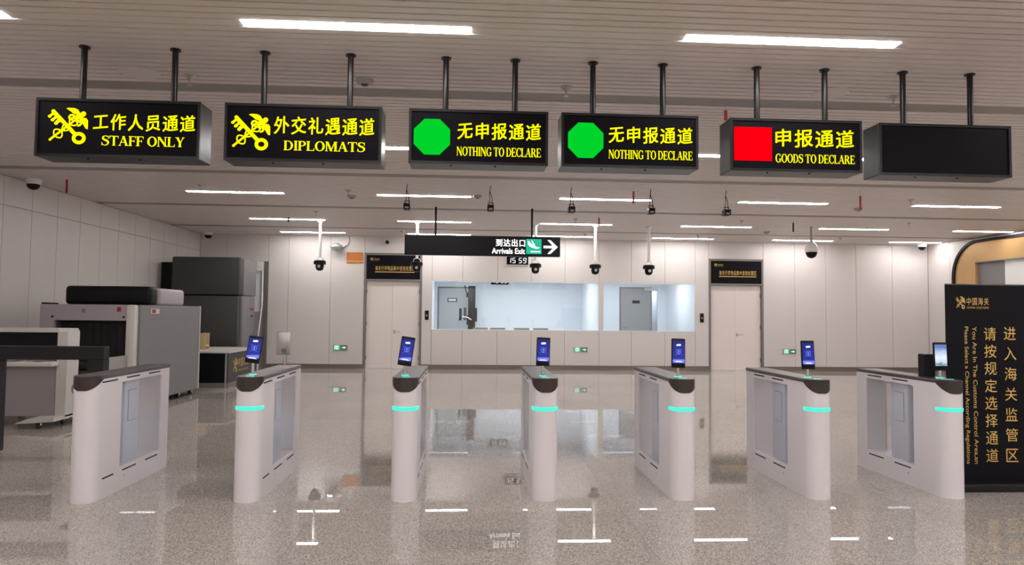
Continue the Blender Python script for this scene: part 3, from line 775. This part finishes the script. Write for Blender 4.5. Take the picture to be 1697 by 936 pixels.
# ================================================================== GATES
HW = .1075; GL_ = 1.38; ND = .115; ZS = .985
def nose(hw, d, n=20, off=0):
    pts = []
    for k in range(n+1):
        t = -PI/2 + PI*k/n
        s = math.sin(t); c = math.cos(t)
        pts.append(((hw+off)*math.copysign(abs(s)**.9, s), ND-(d+off)*abs(c)**.9))
    return pts
def ztop(y): return ZS - .088*max(0.0, 1-y/ND)**1.1
def gate_meshes():
    P0 = Vector((0, 0, 0)); g = thing('speed_gate', (0, 0, 0))
    # body: rounded front column and solid flank
    mb = MB(); bm = mb.bm
    ring_ = [(-HW, .43), (-HW, .2)] + nose(HW, ND) + [(HW, .2), (HW, .43)]
    bot = [bm.verts.new((x, y, .0)) for x, y in ring_]; top = [bm.verts.new((x, y, ztop(y))) for x, y in ring_]
    n = len(ring_)
    for i in range(n-1): bm.faces.new((bot[i], bot[i+1], top[i+1], top[i]))
    bm.faces.new((bot[-1], bot[0], top[0], top[-1])); bm.faces.new(bot[::-1])
    mb.box(-HW, .43, 0, HW, GL_, .20); mb.box(-HW, .43, .93, HW, GL_, ZS); mb.box(-HW, 1.20, .20, HW, GL_, .93)
    mb.build('body', M_gate, g, smooth=35)
    # dark cap
    mb = MB(); bm = mb.bm; e = .004
    ring_ = [(-HW-e, GL_+e), (-HW-e, .7), (-HW-e, .2)] + nose(HW, ND, off=e) + [(HW+e, .2), (HW+e, .7), (HW+e, GL_+e)]
    lo = [bm.verts.new((x, y, ztop(max(y, 0))+.0005)) for x, y in ring_]
    hi = [bm.verts.new((x, y, 1.010)) for x, y in ring_]
    hi2 = [bm.verts.new((x*.965, y+(.006 if y < .1 else 0), 1.016)) for x, y in ring_]
    n = len(ring_)
    for A, B in ((lo, hi), (hi, hi2)):
        for i in range(n): bm.faces.new((A[i], A[(i+1)%n], B[(i+1)%n], B[i]))
    bm.faces.new(hi2)
    mb.build('top_cap', M_cap, g, smooth=35)
    # slots
    for s in (-1, 1):
        x0, x1 = (s*HW, s*(HW+.0015))
        sl = [(.51,.75,.962),(.93,1.17,.962),(.48,.73,.165),(.91,1.16,.165)]
        if s > 0: sl += [(.10,.35,.958),(.15,.33,.165)]
        for a, b, z in sl: MB().box(x0, a, z-.006, x1, b, z+.006).build('vent_slot', M_slot, g)
        MB().box(s*HW*.93, .431, .201, s*HW*.88, 1.199, .929).build('glass_pane', M_gglass, g)
        MB().tube((s*HW, .52, .11), (s*(HW+.001), .52, .11), .006, n=8).build('screw_cap', M_slot, g)
    # flap housing in the window
    p = MB().box(-.062, .58, .2, .062, .86, .93, bev=.012).build('flap_housing', M_post, g, smooth=40)
    for s in (-1, 1):
        MB().box(s*.062, .64, .56, s*.065, .80, .84).build('access_panel', mat('access_line', rgb(150,152,170), .4), p)
        MB().box(s*.0651, .645, .565, s*.067, .795, .835).build('access_cover', M_post, p)
    MB().prism([(.86,.90),(.86,.925),(1.05,.93),(1.02,.90)], -.03, .03, 'x').prism([(.58,.88),(.58,.93),(.45,.93)], -.03, .03, 'x').build('bracket', M_gate, g)
    MB().box(-.006, .46, .22, .006, .575, .90).build('flap_glass', M_tglass, g)
    return g
def gate_led(g):
    mb = MB(); bm = mb.bm; z0, z1 = .745, .776
    rings = []
    for off, z in ((0.0005, z0), (.004, z0+.003), (.004, z1-.003), (0.0005, z1)):
        rings.append([bm.verts.new((x, y, z)) for x, y in nose(HW, ND, 24, off)])
    for A, B in zip(rings, rings[1:]):
        for i in range(len(A)-1): bm.faces.new((A[i], A[i+1], B[i+1], B[i]))
    o = mb.build('light_strip', M_led, g, smooth=60); return o
def screen_mat():
    mt = bpy.data.materials.new('terminal_screen'); mt.use_nodes = True; nt = mt.node_tree; b = nt.nodes['Principled BSDF']
    b.inputs['Base Color'].default_value = (0.005,0.005,0.02,1); b.inputs['Roughness'].default_value = .2; b.inputs['Specular IOR Level'].default_value = .2
    tc = nt.nodes.new('ShaderNodeTexCoord'); sx = nt.nodes.new('ShaderNodeSeparateXYZ'); nt.links.new(tc.outputs['Generated'], sx.inputs[0])
    cr = nt.nodes.new('ShaderNodeValToRGB'); e = cr.color_ramp.elements
    e[0].position = 0; e[0].color = (.05,.07,.55,1); e[1].position = 1; e[1].color = (.008,.010,.12,1)
    x = e.new(.12); x.color = (.16,.2,.9,1); x = e.new(.2); x.color = (.012,.018,.22,1); x = e.new(.6); x.color = (.010,.015,.17,1)
    nt.links.new(sx.outputs['Z'], cr.inputs[0]); nt.links.new(cr.outputs[0], b.inputs['Emission Color']); b.inputs['Emission Strength'].default_value = 1.5
    return mt
M_screen = screen_mat()
M_sw = mat('screen_white', (0,0,0), .5, emit=(.7,.75,1), es=1.3)
M_sl = mat('screen_line_blue', (0,0,0), .5, emit=(.12,.2,.9), es=1.3)
def photo_screen():
    mt = bpy.data.materials.new('terminal_picture_screen'); mt.use_nodes = True; nt = mt.node_tree; b = nt.nodes['Principled BSDF']
    b.inputs['Base Color'].default_value = (0.01,0.01,0.02,1); b.inputs['Roughness'].default_value = .15
    tc = nt.nodes.new('ShaderNodeTexCoord'); mp = nt.nodes.new('ShaderNodeMapping'); mp.inputs['Scale'].default_value = (2, 1, 5)
    n = nt.nodes.new('ShaderNodeTexNoise'); n.inputs['Scale'].default_value = 1.3; n.inputs['Detail'].default_value = 3
    nt.links.new(tc.outputs['Generated'], mp.inputs[0]); nt.links.new(mp.outputs[0], n.inputs[0])
    sx = nt.nodes.new('ShaderNodeSeparateXYZ'); nt.links.new(tc.outputs['Generated'], sx.inputs[0])
    ad = nt.nodes.new('ShaderNodeMath'); ad.operation = 'MULTIPLY_ADD'; ad.inputs[1].default_value = .25
    nt.links.new(n.outputs['Fac'], ad.inputs[0]); nt.links.new(sx.outputs['Z'], ad.inputs[2])
    cr = nt.nodes.new('ShaderNodeValToRGB'); e = cr.color_ramp.elements
    e[0].position = .1; e[0].color = (.45,.6,.8,1); e[1].position = 1.1 if False else 1.0; e[1].color = (.12,.2,.5,1)
    for p_, c_ in ((.2,(.1,.22,.25)),(.3,(.6,.75,.85)),(.5,(.85,.93,1)),(.75,(.5,.65,.9))): x = e.new(p_); x.color = (*c_,1)
    nt.links.new(ad.outputs[0], cr.inputs[0]); nt.links.new(cr.outputs[0], b.inputs['Emission Color']); b.inputs['Emission Strength'].default_value = 1.0
    return mt
def terminal(g, gx, x, y, z0, z1, wd, rot, picture=False):
    """face terminal on a stalk: case > screen, marks"""
    zc = (z0+z1)/2; hh = (z1-z0)/2
    st = MB().tube((x, y+.012, 1.016), (x, y+.012, z0+.05), .013, n=14).build('terminal_stalk', M_chrome, g, smooth=40)
    MB().lathe((x, y+.012, 1.016), [(.032,.0),(.032,.005)], 20).build('stalk_ring', M_led, st)
    def W(mb, name, mt, par, sm=None):
        R = Matrix.Translation((x, y, z0+.05)) @ Matrix.Rotation(rot[2], 4, 'Z') @ Matrix.Rotation(rot[1], 4, 'Y') @ Matrix.Rotation(rot[0], 4, 'X') @ Matrix.Translation((0, 0, hh-.05))
        bmesh.ops.transform(mb.bm, matrix=R, verts=mb.bm.verts[:])
        return mb.build(name, mt, par, smooth=sm)
    h = wd/2
    case = W(MB().box(-h, -.012, -hh, h, .012, hh, bev=.008), 'terminal_case', M_black, g, 40)
    sc = W(MB().box(-h+.008, -.0135, -hh+.042, h-.008, -.0122, hh-.02), 'screen', photo_screen() if picture else M_screen, case)
    if not picture:
        mk = MB().flat([rect_(-.02,.062,.002,.078), rect_(-.004,.064,.02,.08)], lambda u, v: (u, -.0142, v))
        W(mk, 'screen_text', M_sw, case)
        mk = MB().flat(ring(0, .012, .022, .022, .018, .018, n=16)+ring(0, .014, .008, .010, 0, 0, n=10)+[rect_(-.006,-.01,.006,.0)]+[rect_(-.028,.034,-.018,.037), rect_(.018,.034,.028,.037), rect_(-.028,-.016,-.018,-.013), rect_(.018,-.016,.028,-.013)], lambda u, v: (u, -.0142, v))
        W(mk, 'screen_symbol', M_sl, case)
        mk = MB().flat([[(-.04,-.079),(.04,-.079),(.02,-.068),(-.02,-.068)]], lambda u, v: (u, -.0142, v))
        W(mk, 'screen_glow_mark', M_sw, case)
    else:
        W(MB().box(-.03, -.006, -hh-.06, .03, .006, -hh), 'clear_bracket', M_gglass, case)
GX = [-3.11, -1.815, -.535, .64, 1.82, 3.01, 4.205]
glab = ['white lane gate without screen or light strip, leftmost of the row', 'white lane gate with a front screen and a grey rear screen, second from the left',
        'white lane gate with a strongly tilted screen, third from the left', 'white lane gate in front of the wall window, middle of seven',
        'white lane gate, third from the right, in front of the right end of the window', 'white lane gate, second from the right, its screen upright',
        'white lane gate beside the black banner, rightmost, with a pale picture on its screen']
g0 = gate_meshes(); gates = [g0] + [copy_tree(g0) for _ in range(6)]
terms = {1: (-1.835, 1.115, 1.345, .118, (-.16, .13, .12)), 2: (-.555, 1.10, 1.35, .118, (-.16, .15, .12)), 3: (.632, 1.105, 1.352, .118, (-.1, .035, .0)),
         4: (1.825, 1.095, 1.352, .122, (-.1, .03, 0)), 5: (2.995, 1.09, 1.343, .12, (-.08, 0, 0)), 6: (4.215, 1.085, 1.337, .125, (-.05, 0, 0))}
led0 = None
for k, g in enumerate(gates):
    g.location = (GX[k], 5.855, 0)
    tag(g, glab[k], 'gate', 'row of white lane gates')
    if k > 0:
        if led0 is None:
            L0 = bpy.data.objects.new('tmp', None); led0 = gate_led(L0); led0.parent = g; bpy.data.objects.remove(L0)
        else:
            o = led0.copy(); C.objects.link(o); o.parent = g
        tx, a, b, wd, rot = terms[k]
        terminal(g, GX[k], tx, 6.07, a, b, wd, rot, k == 6)
        MB().box(GX[k]-.03, 5.93, 1.0162, GX[k]+.035, 5.945, 1.019).build('card_light', M_led, g)
# rear terminal on gate 2, box on gate 7
g = gates[1]
st = MB().tube((-1.835, 7.1, 1.016), (-1.835, 7.1, 1.16), .014).build('terminal_stalk', M_chrome, g, smooth=40)
MB().box(-1.92, 7.085, 1.125, -1.785, 7.115, 1.352, bev=.01).build('rear_terminal_case', M_steel, g, smooth=40)
MB().tube((-1.845, 7.07, 1.17), (-1.845, 7.084, 1.17), .02).build('rear_terminal_mount', M_frame, g)
MB().box(-1.80, 7.05, 1.0162, -1.75, 7.06, 1.02).build('red_indicator', mat('red_led', (.2,0,0), .4, emit=(1,.08,.05), es=.8), g)
MB().box(4.19, 6.25, 1.0165, 4.29, 6.35, 1.22, bev=.004).build('rear_box', M_black, gates[6])

# ================================================================== BANNER
b = thing('banner', (4.85, 6.16, 0), 'tall black free-standing banner with gold Chinese columns at the right edge', 'banner')
BX0, BX1 = 4.333, 5.36
MB().box(BX0, 6.15, .07, BX1, 6.165, 1.855).build('panel', M_banner, b)
MB().box(BX0+.01, 6.08, 0, BX1-.01, 6.24, .07, bev=.008).build('foot', M_blackm, b, smooth=40)
MB().tube((BX0, 6.157, 1.86), (BX1, 6.157, 1.86), .01).build('top_rail', M_blackm, b)
y = 6.1485
def vcol(chars, xc, ztop_, zbot, size):
    P_ = []
    n = len(chars)
    for i, ch in enumerate(chars):
        zc = ztop_ - (ztop_-zbot)*(i/(n-1))
        q = text_polys(ch)
        MB().flat(fit(q, xc-size*.5, zc-size*.52, xc+size*.5, zc+size*.52), lambda u, v: (u, y, v)).build('character', M_gold, b)
vcol('请按规定选择通道', 4.745, 1.415, .315, .115)
vcol('进入海关监管区', 4.935, 1.42, .315, .115)
def down(s, x0, x1, z_top, z_bot):
    q = fit(text_polys(s), 0, 0, 1, 1)
    MB().flat([[(x0+v*(x1-x0), z_top-u*(z_top-z_bot)) for u, v in p] for p in q], lambda u, v: (u, y, v)).build('lettering', M_gold, b)
down('You Are In The Customs Control Area,an', 4.572, 4.618, 1.48, .24)
down('Please Select a Channel According Regulations', 4.492, 4.54, 1.48, .24)
lettering(EMB, (4.425, 1.64, 4.515, 1.755), y, M_gold, b, 'emblem')
lettering(per_char('中国海关', 0, .05), (4.53, 1.675, 4.74, 1.745), y, M_gold, b, 'logo_text')
lettering(text_polys('CHINA CUSTOMS'), (4.53, 1.645, 4.74, 1.662), y, M_gold, b, 'logo_text')

# ================================================================== GOLD PORTAL ON THE RIGHT WALL
p = thing('gold_portal', (13.3, 15.5, 0), 'gold metal portal with rounded corner and black rim on the right wall', 'portal')
Y1, Y0, ZT, R = 18.46, 12.5, 3.62, .95
def arch(y0, y1, zt, r):
    pts = [(y1, 0)]
    for k in range(13):
        a = PI/2*k/12; pts.append((y1-r+r*math.cos(a), zt-r+r*math.sin(a)))
    for k in range(13):
        a = PI/2+PI/2*k/12; pts.append((y0+r+r*math.cos(a), zt-r+r*math.sin(a)))
    pts.append((y0, 0)); return pts
def frame_between(A, B, x0, x1):
    mb = MB(); bm = mb.bm; n = len(A)
    va = [[bm.verts.new((x, *q)) for q in A] for x in (x0, x1)]; vb = [[bm.verts.new((x, *q)) for q in B] for x in (x0, x1)]
    for i in range(n-1):
        bm.faces.new((va[0][i], va[0][i+1], vb[0][i+1], vb[0][i])); bm.faces.new((va[1][i], vb[1][i], vb[1][i+1], va[1][i+1]))
        bm.faces.new((va[0][i], va[1][i], va[1][i+1], va[0][i+1])); bm.faces.new((vb[0][i], vb[0][i+1], vb[1][i+1], vb[1][i]))
    return mb
frame_between(arch(Y0, Y1, ZT, R), arch(Y0+.09, Y1-.09, ZT-.07, R-.08), 13.18, XR-.001).build('black_rim', M_black, p, smooth=40)
inner = arch(Y0+.09, Y1-.09, ZT-.07, R-.08)
def sq(pt):   # opening outline matched point by point
    yy = max(Y0+.9, min(17.6, pt[0])); zz = min(pt[1], 3.03); return (yy, zz)
frame_between(inner, [((Y0+Y1)/2+(yy-(Y0+Y1)/2)*1.0 if False else sq((yy, zz))[0], sq((yy, zz))[1]) for yy, zz in inner], 13.22, XR-.001).build('gold_cladding', M_goldm, p, smooth=30)
MB().box(13.30, 16.68, 0, XR-.001, 17.6, 3.03).build('grey_panel', M_mgrey, p)
MB().box(13.30, Y0+.9, 0, XR-.001, 16.68, 3.03).build('white_panel', M_whitep, p)
MB().box(13.21, Y0+.9, 3.02, 13.2995, 17.6, 3.045).build('inner_trim', M_frame, p)

# ================================================================== BAGGAGE SCANNER (left)
s = thing('baggage_scanner', (-5.86, 12.3, 0), 'grey baggage scanner with black tunnel mouth and dark rounded hood', 'scanner')
X0, X1, YA, YZ = -6.57, -5.12, 11.12, 13.6
MB().box(X0, YA, 1.39, X1-.17, YA+.06, 1.635).box(X0, YA, .12, -6.36, YA+.06, 1.39).box(-6.36, YA, .12, X1-.17, YA+.06, .62).build('front_panel', M_lgrey, s)
MB().box(X1-.17, YA-.02, .12, X1-.03, YA+.12, 1.635, bev=.03).build('corner_post', M_cream, s, smooth=40)
MB().box(X1-.04, YA+.1, .1, X1, YZ, 1.635, bev=.006, seg=1).build('side_panel', M_mgrey, s)
MB().box(X1-.04, YZ, .1, X1+.01, YZ+.03, 1.64).build('edge_trim', M_cream, s)
MB().box(X0, YA+.06, .12, X1-.0405, YZ, .6).box(X0, YA+.06, 1.4, X1-.0405, YZ, 1.63).box(X0, YA+.06, .6, -6.4, YZ, 1.4).box(-5.24, YA+.121, .6, X1-.0405, YZ, 1.4).build('cabinet', M_mgrey, s)
MB().box(-6.4, YA+.5, .6, -5.24, YA+.55, 1.4).build('tunnel_backing', M_slot, s)
for k in range(9):
    x = -6.35+k*.12
    MB().box(x, YA+.2, .82, x+.114, YA+.206, 1.385).build('curtain_strip', M_slot, s)
MB().box(-6.34, YA-.75, .70, -5.3, YA+.45, .78, bev=.02).build('conveyor_belt', M_slot, s, smooth=40)
MB().box(-5.3, YA-.78, .66, -5.24, YA-.02, .86).build('conveyor_rail', M_steel, s)
MB().box(-6.40, YA-.78, .66, -6.34, YA-.02, .86).build('conveyor_rail', M_steel, s)
for x in (-6.37, -5.27): MB().box(x-.03, YA-.7, 0, x+.03, YA-.64, .66).build('conveyor_leg', M_frame, s)
MB().box(-6.5, 11.62, 1.636, -5.16, 11.9, 1.94, bev=.06, seg=4).build('hood_front', M_black, s, smooth=40)
MB().box(-6.45, 11.9, 1.636, -5.13, 12.9, 1.92, bev=.05, seg=3).build('hood_rear', M_lgrey, s, smooth=40)
MB().box(-5.43, YA-.004, 1.53, -5.37, YA-.0005, 1.60).build('sticker', M_redp, s)
MB().box(-5.95, YA-.004, 1.51, -5.90, YA-.0005, 1.57).build('sticker', M_frame, s)
MB().box(-5.34, YA-.004, 1.43, -5.31, YA-.0005, 1.46).box(-6.40, YA-.004, 1.43, -6.37, YA-.0005, 1.46).build('button', M_black, s)
MB().box(X1+.0005, YA+.45, 1.50, X1+.003, YA+.75, 1.58).build('side_label', M_cream, s)
MB().box(X1+.0031, YA+.48, 1.51, X1+.005, YA+.62, 1.57).build('side_label_print', M_redp, s)
MB().box(-6.66, 11.3, .0, -6.575, 11.6, 1.66).build('rear_post', M_black, s)
for x, y_ in ((-5.2, 11.2), (-6.48, 11.2), (-5.2, 13.45), (-6.48, 13.45), (-5.2, 12.9)):
    c_ = MB().tube((x-.02, y_, .05), (x+.02, y_, .05), .05, n=16).build('caster', M_black, s, smooth=40)
    MB().box(x-.03, y_-.02, .05, x+.03, y_+.03, .12).build('caster_fork', M_chrome, c_)

# operator console, far left
s = thing('operator_console', (-6.3, 9.95, 0), 'off-white operator console on casters with dark sloping screen at the left edge', 'console')
X0, X1 = -7.3, -5.36
MB().prism([(9.7,.13),(9.7,1.25),(9.74,1.30),(9.94,1.30),(9.99,1.25),(9.97,.13)], X1-.13, X1, 'x').build('side_cheek', M_cream, s, smooth=30)
MB().prism([(9.7,.13),(9.7,1.25),(9.74,1.30),(9.94,1.30),(9.99,1.25),(9.97,.13)], X0, X0+.13, 'x').build('side_cheek', M_cream, s, smooth=30)
MB().box(X0+.13, 9.72, 1.245, X1-.13, 9.98, 1.30).box(X0+.13, 9.96, .9, X1-.13, 9.98, 1.245).build('screen_surround', M_cream, s)
MB().box(X0+.13, 9.82, .94, X1-.13, 9.84, 1.245).build('screen', M_black, s)
MB().box(X0+.13, 9.80, .93, X0+.15, 9.82, 1.25).box(X1-.15, 9.80, .93, X1-.13, 9.82, 1.25).build('screen_bezel', M_lgrey, s)
MB().box(X0+.13, 9.55, .80, X1-.10, 9.98, .86, bev=.015).build('shelf', M_cream, s, smooth=40)
MB().box(-6.2, 9.6, .86, -5.95, 9.75, .89).box(-5.72, 9.58, .86, -5.62, 9.7, .90).build('trackball_pad', M_mgrey, s)
MB().box(X0+.13, 9.75, .13, X1-.13, 9.97, .80).build('lower_panel', M_lgrey, s)
MB().prism([(X1-.5,.07),(X1,.10),(X1,.15),(X1-.35,.13)], 9.45, 10.25, 'y').build('foot_skid', M_cream, s)
MB().prism([(X0+.5,.07),(X0,.10),(X0,.15),(X0+.35,.13)], 9.45, 10.25, 'y').build('foot_skid', M_cream, s)
MB().tube((X1, 9.9, .48), (X1+.004, 9.9, .48), .07, n=24).build('vent_disc', M_mgrey, s)
for x, y_ in ((-5.60, 9.55), (-5.52, 9.95), (-5.42, 10.15), (-7.1, 9.55), (-7.1, 10.1)):
    c_ = MB().tube((x-.018, y_, .04), (x+.018, y_, .04), .04, n=16).build('caster', M_dkgrey, s, smooth=40)
    MB().box(x-.026, y_-.015, .04, x+.026, y_+.02, .10).build('caster_fork', M_chrome, c_)

# black open-frame stand
s = thing('black_frame_table', (-4.6, 8.15, 0), 'black open-frame counter with slab legs standing in front of the console', 'table')
MB().box(-5.32, 8.0, 1.0, -4.03, 8.12, 1.145, bev=.004, seg=1).build('tabletop', mat('stand_charcoal', rgb(44,42,45), .5, spec=.2), s)
for a, b_ in ((-5.32, -5.13), (-4.2, -4.03)):
    MB().box(a, 8.0, 0, b_, 8.12, .9995).build('leg', MATS['stand_charcoal'], s)

# dark scanner at the back
s = thing('large_scanner', (-6.27, 17.5, 0), 'tall dark grey two-tier scanner housing against the far left corner', 'scanner')
X0, X1 = -7.08, -5.47
MB().box(X0, 17.0, 1.94, X1-.02, 17.25, 2.84, bev=.04, seg=3).build('upper_front', M_dkgrey, s, smooth=40)
MB().box(X0, 17.02, .1, X1-.06, 17.25, 1.92, bev=.02).build('lower_front', M_dkgrey, s, smooth=40)
MB().box(X0+.01, 17.25, 1.94, X1, 18.2, 2.82, bev=.02).build('upper_cabinet', M_mgrey, s, smooth=40)
MB().box(X0+.01, 17.25, .1, X1-.02, 18.2, 1.92, bev=.02).build('lower_cabinet', M_mgrey, s, smooth=40)
MB().box(X0+.02, 17.2, .0, X1-.1, 18.1, .1).build('plinth', M_black, s)
MB().box(X1-.02, 17.85, 1.58, X1-.012, 18.1, 1.64).build('warning_label', M_redp, s)
MB().box(X1-.02, 17.9, 1.42, X1-.014, 18.05, 1.46).build('side_label', M_black, s)
MB().tube((-5.40, 18.26, 0), (-5.40, 18.26, 1.0), .02).tube((-5.40, 18.26, 1.0), (-5.33, 18.26, 1.7), .02).tube((-5.33, 18.26, 1.7), (-5.33, 18.26, 2.6), .022).build('signal_post', M_whitep, s, smooth=40)
MB().box(-7.44, 17.3, .0, X0-.002, 18.0, 2.72).build('rear_housing', M_black, s)  # cabinet in shadow, its shade put into the black colour

# counter with logo
s = thing('counter', (-5.6, 15.5, 0), 'black counter with pale top and gold logo on its side', 'counter')
X0, X1, YA, YZ = -6.6, -4.89, 14.56, 16.5
MB().box(X0, YA-.02, .70, X1+.02, YZ, .735, bev=.004, seg=1).build('worktop', M_cream, s)
MB().box(X0, YA+.02, .10, X1-.025, YZ-.02, .6995).build('carcass', M_black, s)
MB().box(X1-.0245, YA, .10, X1, YZ-.02, .6995).build('side_panel', M_dkgrey, s)
MB().box(X1-.06, YA-.002, .0, X1-.0248, YA+.0195, .6995).build('corner_trim', M_lgrey, s)
MB().box(X0, YA+.03, 0, X1-.01, YZ-.03, .0995).build('plinth', M_frame, s)
yx = X1+.003
def side_letter(P_, y0, z0, y1, z1, name='lettering'):
    q = fit(P_, y0, z0, y1, z1); MB().flat(q, lambda u, v: (yx, u, v)).build(name, M_gold, s)
side_letter(EMB, 14.85, .28, 15.12, .58, 'emblem')
side_letter(per_char('中国海关', 0, .05), 15.16, .38, 15.85, .57)
side_letter(text_polys('CHINA CUSTOMS'), 15.16, .29, 15.85, .33)
# pale wooden crate on it
s = thing('wooden_crate', (-5.73, 15.3, .7355), 'small pale wooden slatted crate on the counter top', 'crate')
for k, (w_, h_) in enumerate([(.055,.33),(.05,.34),(.07,.35),(.06,.345),(.05,.36)]):
    x = -5.89+k*.064
    MB().box(x, 15.2, .736, x+w_, 15.22, .736+h_).build('slat', M_wood, s)
    MB().box(x, 15.4, .736, x+w_, 15.42, .736+h_-.01).build('slat', M_wood, s)
MB().box(-5.89, 15.22, .80, -5.58, 15.4, .84).box(-5.89, 15.22, .736, -5.58, 15.4, .75).build('rail', M_wood, s)
